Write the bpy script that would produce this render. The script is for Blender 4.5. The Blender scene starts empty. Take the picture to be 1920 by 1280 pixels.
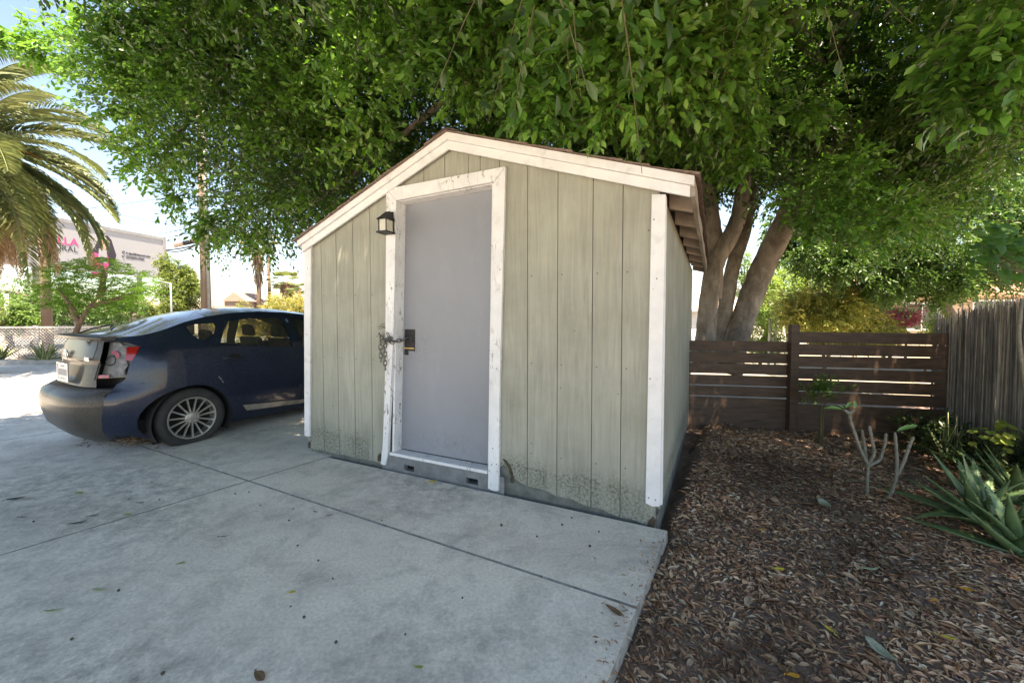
import bpy, bmesh, math, random
import numpy as np
from mathutils import Vector, Matrix
from mathutils.geometry import delaunay_2d_cdt
R = math.radians
rnd = random.Random(7)
rng = np.random.default_rng(11)
S = bpy.context.scene
COL = S.collection

# ------------------------------------------------------------------ camera
CAMH = 1.30
cd = bpy.data.cameras.new('camera'); cam = bpy.data.objects.new('camera', cd); COL.objects.link(cam)
cam.location = (0, 0, CAMH); cam.rotation_euler = (R(90 - 2.1), 0, 0)
cd.sensor_width = 36; cd.lens = 744 / 1920 * 36; cd.shift_y = -27 / 1920
cd.clip_start = 0.05; cd.clip_end = 2000
S.camera = cam
# ------------------------------------------------------------------ sky, sun, exposure
SUN_EL, SUN_AZ = R(70), R(165)          # azimuth clockwise from +Y
w = bpy.data.worlds.new('World'); S.world = w; w.use_nodes = True
nt = w.node_tree; bg = nt.nodes['Background']
sky = nt.nodes.new('ShaderNodeTexSky'); sky.sky_type = 'NISHITA'; sky.sun_disc = False
sky.sun_elevation = SUN_EL; sky.sun_rotation = SUN_AZ; sky.dust_density = .3; sky.ozone_density = 4.0
nt.links.new(sky.outputs[0], bg.inputs[0]); bg.inputs[1].default_value = 0.088
sl = bpy.data.lights.new('sun', 'SUN'); sl.energy = 5.0; sl.angle = R(0.5); sl.color = (1, .95, .87)
so = bpy.data.objects.new('sun', sl); COL.objects.link(so)
sv = Vector((math.sin(SUN_AZ) * math.cos(SUN_EL), math.cos(SUN_AZ) * math.cos(SUN_EL), math.sin(SUN_EL)))
so.rotation_euler = sv.to_track_quat('Z', 'Y').to_euler()
S.view_settings.view_transform = 'Standard'; S.view_settings.look = 'None'
S.view_settings.exposure = 2.3; S.view_settings.gamma = 1
S.view_settings.use_white_balance = True; S.view_settings.white_balance_temperature = 8300; S.view_settings.white_balance_tint = 13
S.render.engine = 'CYCLES'
S.cycles.max_bounces = 8; S.cycles.diffuse_bounces = 4; S.cycles.transparent_max_bounces = 12

# ------------------------------------------------------------------ materials
def ramp(nt, stops):
    r = nt.nodes.new('ShaderNodeValToRGB'); e = r.color_ramp.elements
    while len(e) < len(stops): e.new(.5)
    for i, (p, c) in enumerate(stops):
        e[i].position = p; e[i].color = (c[0], c[1], c[2], 1) if not isinstance(c, (int, float)) else (c, c, c, 1)
    return r
def noise(nt, scale, detail=6, rough=.6, vec=None, dist=0):
    n = nt.nodes.new('ShaderNodeTexNoise'); n.inputs['Scale'].default_value = scale
    n.inputs['Detail'].default_value = detail; n.inputs['Roughness'].default_value = rough
    n.inputs['Distortion'].default_value = dist
    if vec is not None: nt.links.new(vec, n.inputs['Vector'])
    return n
def mapped(nt, scale=(1, 1, 1), rot=(0, 0, 0), coord='Object'):
    t = nt.nodes.new('ShaderNodeTexCoord'); m = nt.nodes.new('ShaderNodeMapping')
    m.inputs['Scale'].default_value = scale; m.inputs['Rotation'].default_value = rot
    nt.links.new(t.outputs[coord], m.inputs[0]); return m.outputs[0]
def mix(nt, fac, a, b, mode='MIX'):
    m = nt.nodes.new('ShaderNodeMix'); m.data_type = 'RGBA'; m.blend_type = mode
    for sock, v in ((m.inputs[0], fac), (m.inputs[6], a), (m.inputs[7], b)):
        if isinstance(v, (int, float)): sock.default_value = v
        elif isinstance(v, tuple): sock.default_value = (*v[:3], 1)
        else: nt.links.new(v, sock)
    return m.outputs[2]
def mth(nt, op, a, b=0., c=0., clamp=False):
    m = nt.nodes.new('ShaderNodeMath'); m.operation = op; m.use_clamp = clamp
    for i, v in enumerate((a, b, c)):
        if isinstance(v, (int, float)): m.inputs[i].default_value = v
        else: nt.links.new(v, m.inputs[i])
    return m.outputs[0]
def bump(nt, h, bs, strength=.3, dist=.01):
    b = nt.nodes.new('ShaderNodeBump'); b.inputs['Strength'].default_value = strength; b.inputs['Distance'].default_value = dist
    nt.links.new(h, b.inputs['Height']); nt.links.new(b.outputs[0], bs.inputs['Normal'])
def new(name, rough=.6, metal=0., base=(.5, .5, .5), spec=.5, coat=0.):
    m = bpy.data.materials.new(name); m.use_nodes = True; b = m.node_tree.nodes['Principled BSDF']
    b.inputs['Base Color'].default_value = (*base, 1); b.inputs['Roughness'].default_value = rough
    b.inputs['Metallic'].default_value = metal; b.inputs['Specular IOR Level'].default_value = spec
    b.inputs['Coat Weight'].default_value = coat
    return m, m.node_tree, b
def simple(name, base, rough=.6, metal=0., var=.25, scale=6, bs=.15, spec=.5, coat=0., stretch=(1, 1, 1), bd=.004):
    m, nt, b = new(name, rough, metal, base, spec, coat)
    v = mapped(nt, stretch)
    n = noise(nt, scale, 8, .65, v)
    lo = tuple(c * (1 - var) for c in base); hi = tuple(min(1, c * (1 + var)) for c in base)
    r = ramp(nt, [(.3, lo), (.7, hi)]); nt.links.new(n.outputs[0], r.inputs[0]); nt.links.new(r.outputs[0], b.inputs['Base Color'])
    if bs: 
        n2 = noise(nt, scale * 8, 5, .6, v); bump(nt, n2.outputs[0], b, bs, bd)
    return m
def leafmat(name, stops, trans, tw=.35, rough=.4, spec=.5):
    m, nt, b = new(name, rough, 0, spec=spec)
    g = nt.nodes.new('ShaderNodeNewGeometry'); r = ramp(nt, stops)
    big = noise(nt, .9, 2, .5, mapped(nt))
    k = mth(nt, 'MULTIPLY_ADD', g.outputs['Random Per Island'], .7, mth(nt, 'MULTIPLY_ADD', big.outputs[0], .9, -.3), clamp=True)
    nt.links.new(k, r.inputs[0]); nt.links.new(r.outputs[0], b.inputs['Base Color'])
    t = nt.nodes.new('ShaderNodeBsdfTranslucent')
    nt.links.new(mix(nt, .6, r.outputs[0], trans), t.inputs[0])
    ms = nt.nodes.new('ShaderNodeMixShader'); ms.inputs[0].default_value = tw
    out = nt.nodes['Material Output']
    nt.links.new(b.outputs[0], ms.inputs[1]); nt.links.new(t.outputs[0], ms.inputs[2]); nt.links.new(ms.outputs[0], out.inputs[0])
    return m

# ------------------------------------------------------------------ object helpers
def tag(o, label=None, cat=None, group=None, kind=None):
    if label: o['label'] = label
    if cat: o['category'] = cat
    if group: o['group'] = group
    if kind: o['kind'] = kind
    return o
def empty(name, loc=(0, 0, 0), rz=0, label=None, cat=None, group=None):
    o = bpy.data.objects.new(name, None); COL.objects.link(o); o.location = loc; o.rotation_euler = (0, 0, rz)
    o.empty_display_size = .1
    return tag(o, label, cat, group)
def link(name, me, parent=None, mats=()):
    for m in mats: me.materials.append(m)
    o = bpy.data.objects.new(name, me); COL.objects.link(o); o.parent = parent; return o
class MB:
    def __init__(s): s.v = []; s.f = []; s.m = []
    def add(s, vs, fs, mi=0):
        k = len(s.v); s.v += [tuple(map(float, p)) for p in vs]; s.f += [tuple(i + k for i in f) for f in fs]; s.m += [mi] * len(fs); return s
    def box(s, a, b, mi=0, fn=None):
        x0, y0, z0 = a; x1, y1, z1 = b
        vs = [(x0, y0, z0), (x1, y0, z0), (x1, y1, z0), (x0, y1, z0), (x0, y0, z1), (x1, y0, z1), (x1, y1, z1), (x0, y1, z1)]
        if fn: vs = [fn(p) for p in vs]
        return s.add(vs, [(3, 2, 1, 0), (4, 5, 6, 7), (0, 1, 5, 4), (1, 2, 6, 5), (2, 3, 7, 6), (3, 0, 4, 7)], mi)
    def hexa(s, vs, mi=0):
        return s.add(vs, [(3, 2, 1, 0), (4, 5, 6, 7), (0, 1, 5, 4), (1, 2, 6, 5), (2, 3, 7, 6), (3, 0, 4, 7)], mi)
    def prism(s, poly, fa, fb, mi=0):
        """poly list of 2D, fa/fb map 2D->3D for front/back"""
        n = len(poly)
        vs = [fa(p) for p in poly] + [fb(p) for p in poly]
        fs = [tuple(range(n)), tuple(range(2 * n - 1, n - 1, -1))] + [(i + n, (i + 1) % n + n, (i + 1) % n, i) for i in range(n)]
        return s.add(vs, fs, mi)
    def beam(s, p, q, wd, ht, up=(0, 0, 1), mi=0):
        p = Vector(p); q = Vector(q); d = (q - p).normalized(); sd = d.cross(Vector(up)).normalized(); u = sd.cross(d)
        a = sd * wd / 2; b = u * ht / 2
        return s.hexa([p - a - b, p + a - b, p + a + b, p - a + b][0:4] + [q - a - b, q + a - b, q + a + b, q - a + b], mi) if False else \
            s.add([p - a - b, p + a - b, p + a + b, p - a + b, q - a - b, q + a - b, q + a + b, q - a + b],
                  [(0, 1, 2, 3), (7, 6, 5, 4), (1, 0, 4, 5), (2, 1, 5, 6), (3, 2, 6, 7), (0, 3, 7, 4)], mi)
    def tube(s, pts, rad, n=8, mi=0, caps=True, closed=False):
        pts = [Vector(p) for p in pts]; m = len(pts)
        if isinstance(rad, (int, float)): rad = [rad] * m
        k = len(s.v); ref = None
        for i, p in enumerate(pts):
            if closed: d = (pts[(i + 1) % m] - pts[i - 1])
            else: d = pts[min(i + 1, m - 1)] - pts[max(i - 1, 0)]
            d.normalize()
            if ref is None: ref = Vector((0, 0, 1)) if abs(d.z) < .9 else Vector((1, 0, 0))
            a = (ref - d * ref.dot(d)).normalized(); b = d.cross(a); ref = a
            for j in range(n):
                t = 2 * math.pi * j / n; s.v.append(tuple(p + (a * math.cos(t) + b * math.sin(t)) * rad[i]))
        rr = m if closed else m - 1
        for i in range(rr):
            for j in range(n):
                i2 = (i + 1) % m
                s.f.append((k + i * n + j, k + i * n + (j + 1) % n, k + i2 * n + (j + 1) % n, k + i2 * n + j)); s.m.append(mi)
        if caps and not closed:
            s.f.append(tuple(k + j for j in range(n - 1, -1, -1))); s.m.append(mi)
            s.f.append(tuple(k + (m - 1) * n + j for j in range(n))); s.m.append(mi)
        return s
    def lathe(s, prof, n=32, mi=0, mp=lambda x, y, z: (x, y, z)):
        """prof list of (r, h); axis = local z"""
        k = len(s.v)
        for r, h in prof:
            for j in range(n):
                t = 2 * math.pi * j / n; s.v.append(tuple(mp(r * math.cos(t), r * math.sin(t), h)))
        for i in range(len(prof) - 1):
            for j in range(n):
                s.f.append((k + i * n + j, k + i * n + (j + 1) % n, k + (i + 1) * n + (j + 1) % n, k + (i + 1) * n + j)); s.m.append(mi)
        return s
    def build(s, name, mats, parent=None, smooth=False, bevel=0, solid=0, loc=None):
        me = bpy.data.meshes.new(name); me.from_pydata(s.v, [], s.f)
        if not isinstance(mats, (list, tuple)): mats = [mats]
        for m in mats: me.materials.append(m)
        me.polygons.foreach_set('material_index', s.m)
        if smooth: me.polygons.foreach_set('use_smooth', [True] * len(s.f))
        me.update()
        o = bpy.data.objects.new(name, me); COL.objects.link(o); o.parent = parent
        if solid:
            md = o.modifiers.new('solid', 'SOLIDIFY'); md.thickness = solid; md.offset = 0
        if bevel:
            md = o.modifiers.new('bevel', 'BEVEL'); md.width = bevel; md.segments = 2; md.limit_method = 'ANGLE'; md.angle_limit = R(40)
        if loc: o.location = loc
        return o
def npmesh(name, V, F, mats, parent=None, smooth=False):
    me = bpy.data.meshes.new(name); V = np.asarray(V, np.float32); F = np.asarray(F, np.int32); k = F.shape[1]
    me.vertices.add(len(V)); me.vertices.foreach_set('co', V.ravel())
    me.loops.add(F.size); me.loops.foreach_set('vertex_index', F.ravel())
    me.polygons.add(len(F)); me.polygons.foreach_set('loop_start', np.arange(len(F), dtype=np.int32) * k)
    me.polygons.foreach_set('loop_total', np.full(len(F), k, np.int32))
    if smooth: me.polygons.foreach_set('use_smooth', np.ones(len(F), bool))
    me.update(calc_edges=True)
    if not isinstance(mats, (list, tuple)): mats = [mats]
    return link(name, me, parent, mats)
def nz(a): return a / np.maximum(np.linalg.norm(a, axis=-1, keepdims=True), 1e-9)
LEAF_A = (np.array([(0, 0, 0), (.2, .3, .07), (.2, 0, 0), (.2, -.3, .07), (.58, .48, .09), (.58, 0, .0), (.58, -.48, .09), (1, 0, -.1)]),
          np.array([(0, 2, 1), (0, 3, 2), (1, 2, 4), (2, 5, 4), (2, 3, 5), (3, 6, 5), (4, 5, 7), (5, 6, 7)]))
LEAF_B = (np.array([(0, 0, 0), (.5, .5, .1), (.5, -.5, .1), (1, 0, -.08)]), np.array([(0, 3, 1), (0, 2, 3)]))
def leafgeo(P, D, N, L, W, tpl):
    """arrays of leaves -> V,F"""
    T, F = tpl; D = nz(D); N = nz(N - D * (N * D).sum(1, keepdims=True)); Y = np.cross(N, D)
    L = np.broadcast_to(np.asarray(L, float), (len(P),)); W = np.broadcast_to(np.asarray(W, float), (len(P),))
    V = P[:, None, :] + D[:, None, :] * (T[None, :, 0:1] * L[:, None, None]) + Y[:, None, :] * (T[None, :, 1:2] * W[:, None, None]) + N[:, None, :] * (T[None, :, 2:3] * L[:, None, None])
    Fa = (F[None] + (np.arange(len(P)) * len(T))[:, None, None]).reshape(-1, 3)
    return V.reshape(-1, 3), Fa
def join(parts):
    Vs = []; Fs = []; k = 0
    for V, F in parts: Vs.append(V); Fs.append(F + k); k += len(V)
    return np.concatenate(Vs), np.concatenate(Fs)
def sprigs(P, D, L, n, ll, lw, tpl, droop=.35, spread=.85, up=1.0):
    """twigs with alternate leaves. P,D (N,3); L (N,)"""
    N = len(P); t = (np.arange(n) + .6) / n
    D = nz(D); Lb = L[:, None, None]
    pos = P[:, None] + D[:, None] * Lb * t[None, :, None]; pos[..., 2] -= droop * L[:, None] * t[None] ** 2
    tan = np.repeat(D[:, None], n, 1).copy(); tan[..., 2] -= 2 * droop * t[None]
    tan = nz(tan)
    U = np.zeros_like(tan); U[..., 2] = 1
    side = nz(np.cross(tan, U) + rng.normal(0, .35, tan.shape))
    sg = np.where(np.arange(n) % 2 == 0, 1., -1.)[None, :, None]
    ld = tan * .65 + side * sg * spread + rng.normal(0, .22, tan.shape); ld[..., 2] -= .12
    nn = U * up + rng.normal(0, .45, tan.shape)
    sc = rng.uniform(.6, 1.15, (N, n))
    return leafgeo(pos.reshape(-1, 3), ld.reshape(-1, 3), nn.reshape(-1, 3), (ll * sc).ravel(), (lw * sc).ravel(), tpl)
def twiggeo(P, D, L, r, droop=.35, k=3):
    D = nz(D); out = []
    ts = np.linspace(0, 1, k)
    N = len(P); side = nz(np.cross(D, np.array([.1, .2, 1.]))); upv = np.cross(side, D)
    V = np.zeros((N, k, 3, 3))
    for i, t in enumerate(ts):
        c = P + D * (L * t)[:, None]; c[:, 2] -= droop * L * t * t; rr = r * (1 - .7 * t)
        for j in range(3):
            a = j * 2.094; V[:, i, j] = c + side * (rr * math.cos(a)) + upv * (rr * math.sin(a))
    F = []
    for i in range(k - 1):
        for j in range(3):
            a, b = i * 3 + j, i * 3 + (j + 1) % 3; F += [(a, b, b + 3), (a, b + 3, a + 3)]
    F = np.array(F)
    return V.reshape(-1, 3), (F[None] + (np.arange(N) * k * 3)[:, None, None]).reshape(-1, 3)
def rdir(n):
    return nz(rng.normal(0, 1, (n, 3)))
# camera model, used to keep crowns clear of known outlines and to place far things
def ray(px, py):
    d = np.array([(px - 960) / 744, 1, -(py - 613) / 744]); c, s = math.cos(R(2.1)), math.sin(R(2.1))
    return np.array([d[0], d[1] * c + d[2] * s, -d[1] * s + d[2] * c])
def at(px, py, Y): d = ray(px, py); return np.array([0, 0, CAMH]) + d * (Y / d[1])
def onz(px, py, z): d = ray(px, py); return np.array([0, 0, CAMH]) + d * ((z - CAMH) / d[2])
def proj(P):
    P = np.asarray(P, float) - np.array([0, 0, CAMH]); c, s = math.cos(R(2.1)), math.sin(R(2.1))
    y = P[:, 1] * c - P[:, 2] * s; z = P[:, 1] * s + P[:, 2] * c; y = np.where(abs(y) < 1e-6, 1e-6, y)
    return 960 + 744 * P[:, 0] / y, 613 - 744 * z / y, y
def inpoly(x, y, poly):
    x = np.asarray(x); y = np.asarray(y); c = np.zeros(x.shape, bool); n = len(poly)
    for i in range(n):
        x0, y0 = poly[i]; x1, y1 = poly[(i + 1) % n]
        if y0 == y1: continue
        cond = ((y0 > y) != (y1 > y)) & (x < (x1 - x0) * (y - y0) / (y1 - y0) + x0); c ^= cond
    return c
def textmesh(name, body, size, mat, parent, M, align='LEFT', extrude=.0005, shear=0, offset=0):
    cu = bpy.data.curves.new(name, 'FONT'); cu.body = body; cu.size = size; cu.align_x = align; cu.extrude = extrude; cu.shear = shear; cu.offset = offset
    t = bpy.data.objects.new('tmp', cu); COL.objects.link(t)
    dg = bpy.context.evaluated_depsgraph_get(); me = bpy.data.meshes.new_from_object(t.evaluated_get(dg)); me.name = name
    bpy.data.objects.remove(t); me.materials.clear(); me.materials.append(mat); me.transform(M)
    o = bpy.data.objects.new(name, me); COL.objects.link(o); o.parent = parent; return o
# ------------------------------------------------------------------ setting: ground, driveway, mulch
A2 = np.array([.899, 2.378]); YAW = R(-24.94)
U2 = np.array([math.cos(YAW), math.sin(YAW)]); V2 = np.array([-U2[1], U2[0]])
def shed_uv(X, Y): dx = X - A2[0]; dy = Y - A2[1]; return dx * U2[0] + dy * U2[1], dx * V2[0] + dy * V2[1]

def m_concrete():
    m, nt, b = new('weathered_concrete', .85, spec=.3)
    v = mapped(nt)
    vs = mapped(nt, (1, 2.2, 1), (0, 0, R(-27)))
    big = noise(nt, .9, 5, .62, vs, .4); mid = noise(nt, 4.5, 9, .72, v, .5); fine = noise(nt, 60, 6, .7, v); sp = noise(nt, 10, 12, .82, v)
    base = ramp(nt, [(.3, (.66, .60, .53)), (.5, (.78, .715, .635)), (.72, (.84, .78, .70))]); nt.links.new(big.outputs[0], base.inputs[0])
    st = ramp(nt, [(.48, 0), (.72, .55)]); nt.links.new(mid.outputs[0], st.inputs[0])
    c = mix(nt, st.outputs[0], base.outputs[0], (.26, .25, .23))
    # smudge fields: only where a broad mask allows
    mask = ramp(nt, [(.42, 0), (.60, 1)]); m2 = noise(nt, .55, 3, .5, mapped(nt, (1, 1.6, 1), (0, 0, R(20)))); nt.links.new(m2.outputs[0], mask.inputs[0])
    sm = ramp(nt, [(.42, 0), (.64, .85)]); nt.links.new(sp.outputs[0], sm.inputs[0])
    c = mix(nt, mth(nt, 'MULTIPLY', sm.outputs[0], mask.outputs[0]), c, (.23, .22, .205))
    f = ramp(nt, [(.32, .78), (.68, 1.12)]); nt.links.new(fine.outputs[0], f.inputs[0]); c = mix(nt, 1, c, f.outputs[0], 'MULTIPLY')
    wv = noise(nt, 2.3, 10, .8, mapped(nt, (1, 1, 1), (0, 0, 1)), 1.2); wr = ramp(nt, [(.60, 0), (.75, .5)]); nt.links.new(wv.outputs[0], wr.inputs[0])
    c = mix(nt, wr.outputs[0], c, (.66, .66, .65))
    # pits
    vo = nt.nodes.new('ShaderNodeTexVoronoi'); vo.inputs['Scale'].default_value = 26; nt.links.new(v, vo.inputs['Vector'])
    pr = ramp(nt, [(.035, .55), (.08, 0)]); nt.links.new(vo.outputs['Distance'], pr.inputs[0])
    pm = ramp(nt, [(.5, 0), (.55, 1)]); pn = noise(nt, 3, 3, .5, v); nt.links.new(pn.outputs[0], pm.inputs[0])
    c = mix(nt, mth(nt, 'MULTIPLY', pr.outputs[0], pm.outputs[0]), c, (.12, .12, .12))
    nt.links.new(c, b.inputs['Base Color'])
    h = mth(nt, 'ADD', mth(nt, 'MULTIPLY', fine.outputs[0], .5), sp.outputs[0]); bump(nt, h, b, .22, .004)
    return m
M_conc = m_concrete()
M_jedge = simple('joint_edge_dirt', (.27, .255, .23), .95, var=.5, scale=14, bs=.3)
M_joint = simple('joint_dirt', (.06, .055, .045), .95, scale=20)
M_soil = simple('dark_soil', (.17, .115, .09), .95, var=.45, scale=5, bs=.8, bd=.02)
M_dirt = simple('dry_ground', (.30, .26, .20), .95, var=.3, scale=1.5, bs=.4)

g = MB().add([(-160, -60, -.22), (160, -60, -.22), (160, 220, -.22), (-160, 220, -.22)], [(0, 1, 2, 3)]).build('ground', M_dirt); tag(g, kind='structure')

def clip(poly, p, n):
    out = []
    for i in range(len(poly)):
        a = poly[i]; b = poly[(i + 1) % len(poly)]; da = (a[0] - p[0]) * n[0] + (a[1] - p[1]) * n[1]; db = (b[0] - p[0]) * n[0] + (b[1] - p[1]) * n[1]
        if da >= 0: out.append(a)
        if (da >= 0) != (db >= 0): t = da / (da - db); out.append((a[0] + (b[0] - a[0]) * t, a[1] + (b[1] - a[1]) * t))
    return out
J0 = np.array([-2.04, 3.025]); E1 = nz(np.array([.891, -.454])); E2 = nz(np.array([.60, .80]))
N1 = np.array([-E1[1], E1[0]]); N2 = np.array([E2[1], -E2[0]])       # N1 away from camera, N2 to the right
ED = nz(np.array([.54, .89])); EP = np.array([.895, 2.265]); EN = np.array([-ED[1], ED[0]])  # slab edge, inside = EN
big = [(-22, -7), (8, -7), (8, 9.7), (-22, 11.0)]
bv, bf = [], []
dw = MB(); gap = .004
avals = [-12.4, -9.3, -6.2, -3.1, 0, 30]; bvals = [-9.9, -6.6, -3.3, 0, 3.3, 6.6, 30]
def panel(poly):
    if len(poly) < 3: return
    me = dw
    ar = sum(poly[i][0] * poly[(i + 1) % len(poly)][1] - poly[(i + 1) % len(poly)][0] * poly[i][1] for i in range(len(poly)))
    if abs(ar) < .02: return
    if ar < 0: poly = poly[::-1]
    # rounded tooled edge: inset ring
    n = len(poly); c = [sum(p[k] for p in poly) / n for k in (0, 1)]
    def inset(d):
        out = []
        for i in range(n):
            p0 = np.array(poly[i - 1]); p1 = np.array(poly[i]); p2 = np.array(poly[(i + 1) % n])
            d1 = nz(p1 - p0); d2 = nz(p2 - p1); n1 = np.array([-d1[1], d1[0]]); n2 = np.array([-d2[1], d2[0]])
            mm = n1 + n2; q = p1 + mm * (d / max(.3, float(mm @ n1))); out.append(q)
        return out
    rings = [[(p[0], p[1], -.14) for p in poly], [(p[0], p[1], -.008) for p in poly], [(p[0], p[1], -.002) for p in inset(.003)], [(p[0], p[1], 0) for p in inset(.0045)]]
    vs = sum(rings, []); fs = []
    for r in range(3):
        for i in range(n): fs.append((r * n + i, r * n + (i + 1) % n, (r + 1) * n + (i + 1) % n, (r + 1) * n + i))
    me.add(vs, fs[:n], 1).add(vs, fs[n:], 1).add(vs, [tuple(3 * n + i for i in range(n))], 0)
for i in range(len(avals)):
    a0 = avals[i - 1] if i else -40; a1 = avals[i]
    for j in range(len(bvals)):
        b0 = bvals[j - 1] if j else -40; b1 = bvals[j]
        p = list(big)
        p = clip(p, J0 + N2 * (a0 + gap), N2); p = clip(p, J0 + N2 * (a1 - gap), -N2)
        p = clip(p, J0 + N1 * (b0 + gap), N1); p = clip(p, J0 + N1 * (b1 - gap), -N1)
        p = clip(p, EP, EN)
        if a1 > 1: p = clip(p, A2 + V2 * -.035 , -V2)
        else: p = clip(p, (-1.2, 9), (-1, -.25)) if j > 4 else p
        panel(p)
drive = dw.build('driveway', [M_conc, M_jedge]); tag(drive, kind='structure')
jb = MB()
jp = clip(clip(list(big), EP + EN * .03, EN), A2 + V2 * -.06, -V2)
jb.prism(jp, lambda p: (p[0], p[1], -.03), lambda p: (p[0], p[1], -.13))
tag(jb.build('joint_fill', M_joint), kind='structure')

# mulch bed surface
def mulch_z(X, Y):
    d = (X - EP[0]) * -EN[0] + (Y - EP[1]) * -EN[1]
    return -.065 - .035 * np.clip(d, 0, 3) + .012 * np.sin(X * 3.1 + Y * 1.7) * np.sin(Y * 2.3 - X)
nx, ny = 150, 150
xs = np.linspace(-3.2, 9, nx); ys = np.linspace(-3, 6.2, ny); GX, GY = np.meshgrid(xs, ys)
GZ = mulch_z(GX, GY) + rng.normal(0, .004, GX.shape)
inside = ((GX - EP[0]) * EN[0] + (GY - EP[1]) * EN[1] > .05)
GZ = np.where(inside, -.135, GZ)
idx = np.arange(nx * ny).reshape(ny, nx)
F = np.stack([idx[:-1, :-1], idx[:-1, 1:], idx[1:, 1:], idx[1:, :-1]], -1).reshape(-1, 4)
mo = npmesh('mulch_bed', np.stack([GX, GY, GZ], -1).reshape(-1, 3), F, M_soil, smooth=True); tag(mo, kind='structure')

def m_litter():
    m, nt, b = new('dry_leaf_litter', .75, spec=.3)
    g = nt.nodes.new('ShaderNodeNewGeometry')
    r = ramp(nt, [(0, (.24, .125, .075)), (.3, (.44, .235, .145)), (.55, (.58, .35, .215)), (.8, (.70, .48, .31)), (.93, (.55, .42, .30)), (1, (.62, .55, .42))])
    nt.links.new(g.outputs['Random Per Island'], r.inputs[0])
    n = noise(nt, 1.1, 3, .5, mapped(nt)); k = ramp(nt, [(.35, .5), (.65, 1.2)]); nt.links.new(n.outputs[0], k.inputs[0])
    nt.links.new(mix(nt, 1, r.outputs[0], k.outputs[0], 'MULTIPLY'), b.inputs['Base Color']); return m
M_litter = m_litter()
def scatter(n, x0, x1, y0, y1, ok, zf, lmin, lmax, asp, tilt=.35, lift=.012):
    X = rng.uniform(x0, x1, n); Y = rng.uniform(y0, y1, n); k = ok(X, Y); X = X[k]; Y = Y[k]; m = len(X)
    P = np.stack([X, Y, zf(X, Y) + rng.uniform(0, lift, m)], -1); a = rng.uniform(0, 6.283, m)
    D = np.stack([np.cos(a), np.sin(a), rng.normal(0, .18, m)], -1); N = np.stack([rng.normal(0, tilt, m), rng.normal(0, tilt, m), np.ones(m)], -1)
    L = rng.uniform(lmin, lmax, m) ** 1.0; return P, D, N, L, L * rng.uniform(asp[0], asp[1], m)
def okm(X, Y):
    u, v = shed_uv(X, Y); e = (X - EP[0]) * -EN[0] + (Y - EP[1]) * -EN[1]
    return (e > .0 + .02 * np.sin(Y * 9)) & ~((u < .02 + .04 * v) & (v > -.03)) & (np.hypot(X, Y) > .5)
parts = []
P, D, N, L, W = scatter(52000, -.6, 3.2, -.2, 4.9, okm, mulch_z, .012, .045, (.2, .5)); parts.append(leafgeo(P, D, N, L, W, LEAF_A))
P, D, N, L, W = scatter(36000, -.6, 6.5, .4, 5.0, okm, mulch_z, .015, .05, (.2, .45)); parts.append(leafgeo(P, D, N, L, W, LEAF_A))
P, D, N, L, W = scatter(16000, -.6, 6.5, .2, 4.9, okm, mulch_z, .03, .11, (.05, .12), .3, .02); parts.append(leafgeo(P, D, N, L, W, LEAF_B))
P, D, N, L, W = scatter(500, .2, 5.5, .5, 4.9, okm, mulch_z, .06, .10, (.35, .5), .3, .02); parts.append(leafgeo(P, D, N, L, W, LEAF_A))
def oks(X, Y):
    e = (X - EP[0]) * -EN[0] + (Y - EP[1]) * -EN[1]; return (e < .0) & (rng.uniform(0, 1, X.shape) < np.exp(e / .05)) & (shed_uv(X, Y)[1] < -.05)
P, D, N, L, W = scatter(9000, -.8, 1.0, -.2, 2.3, oks, lambda X, Y: .003 + 0 * X, .008, .035, (.2, .5), .3, .008); parts.append(leafgeo(P, D, N, L, W, LEAF_A))
V, F = join(parts); tag(npmesh('leaf_litter', V, F, M_litter), 'brown dry leaf and bark litter covering the bed right of the shed', 'leaf litter', kind='stuff')

# litter caught under the car's tail
def okc(X, Y): return (rng.uniform(0, 1, X.shape) < np.exp(-((X + 3.75) ** 2 / .12 + (Y - 4.05) ** 2 / .035)))
P, D, N, L, W = scatter(5200, -4.6, -3.0, 3.6, 4.6, okc, lambda X, Y: 0.004 * np.ones_like(X), .02, .055, (.25, .5), .5, .03)
V, F = leafgeo(P, D, N, L, W, LEAF_A); tag(npmesh('leaf_drift', V, F, M_litter), 'drift of dead leaves on the concrete under the tail of the blue car', 'leaf litter', kind='stuff')

# ------------------------------------------------------------------ the shed
def q(u, v, z): return (u + .0415 * v * (1 if u > -1 else 0), v, z - .045 * v)
RID_U, RID_Z = -1.49, 2.616; RE_U, RE_Z = .167, 2.064; LE_U, LE_Z = -3.123, 1.949; DEP = 3.17
def roofz(u): return RID_Z + (RE_Z - RID_Z) * (u - RID_U) / (RE_U - RID_U) if u > RID_U else RID_Z + (LE_Z - RID_Z) * (u - RID_U) / (LE_U - RID_U)

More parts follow.
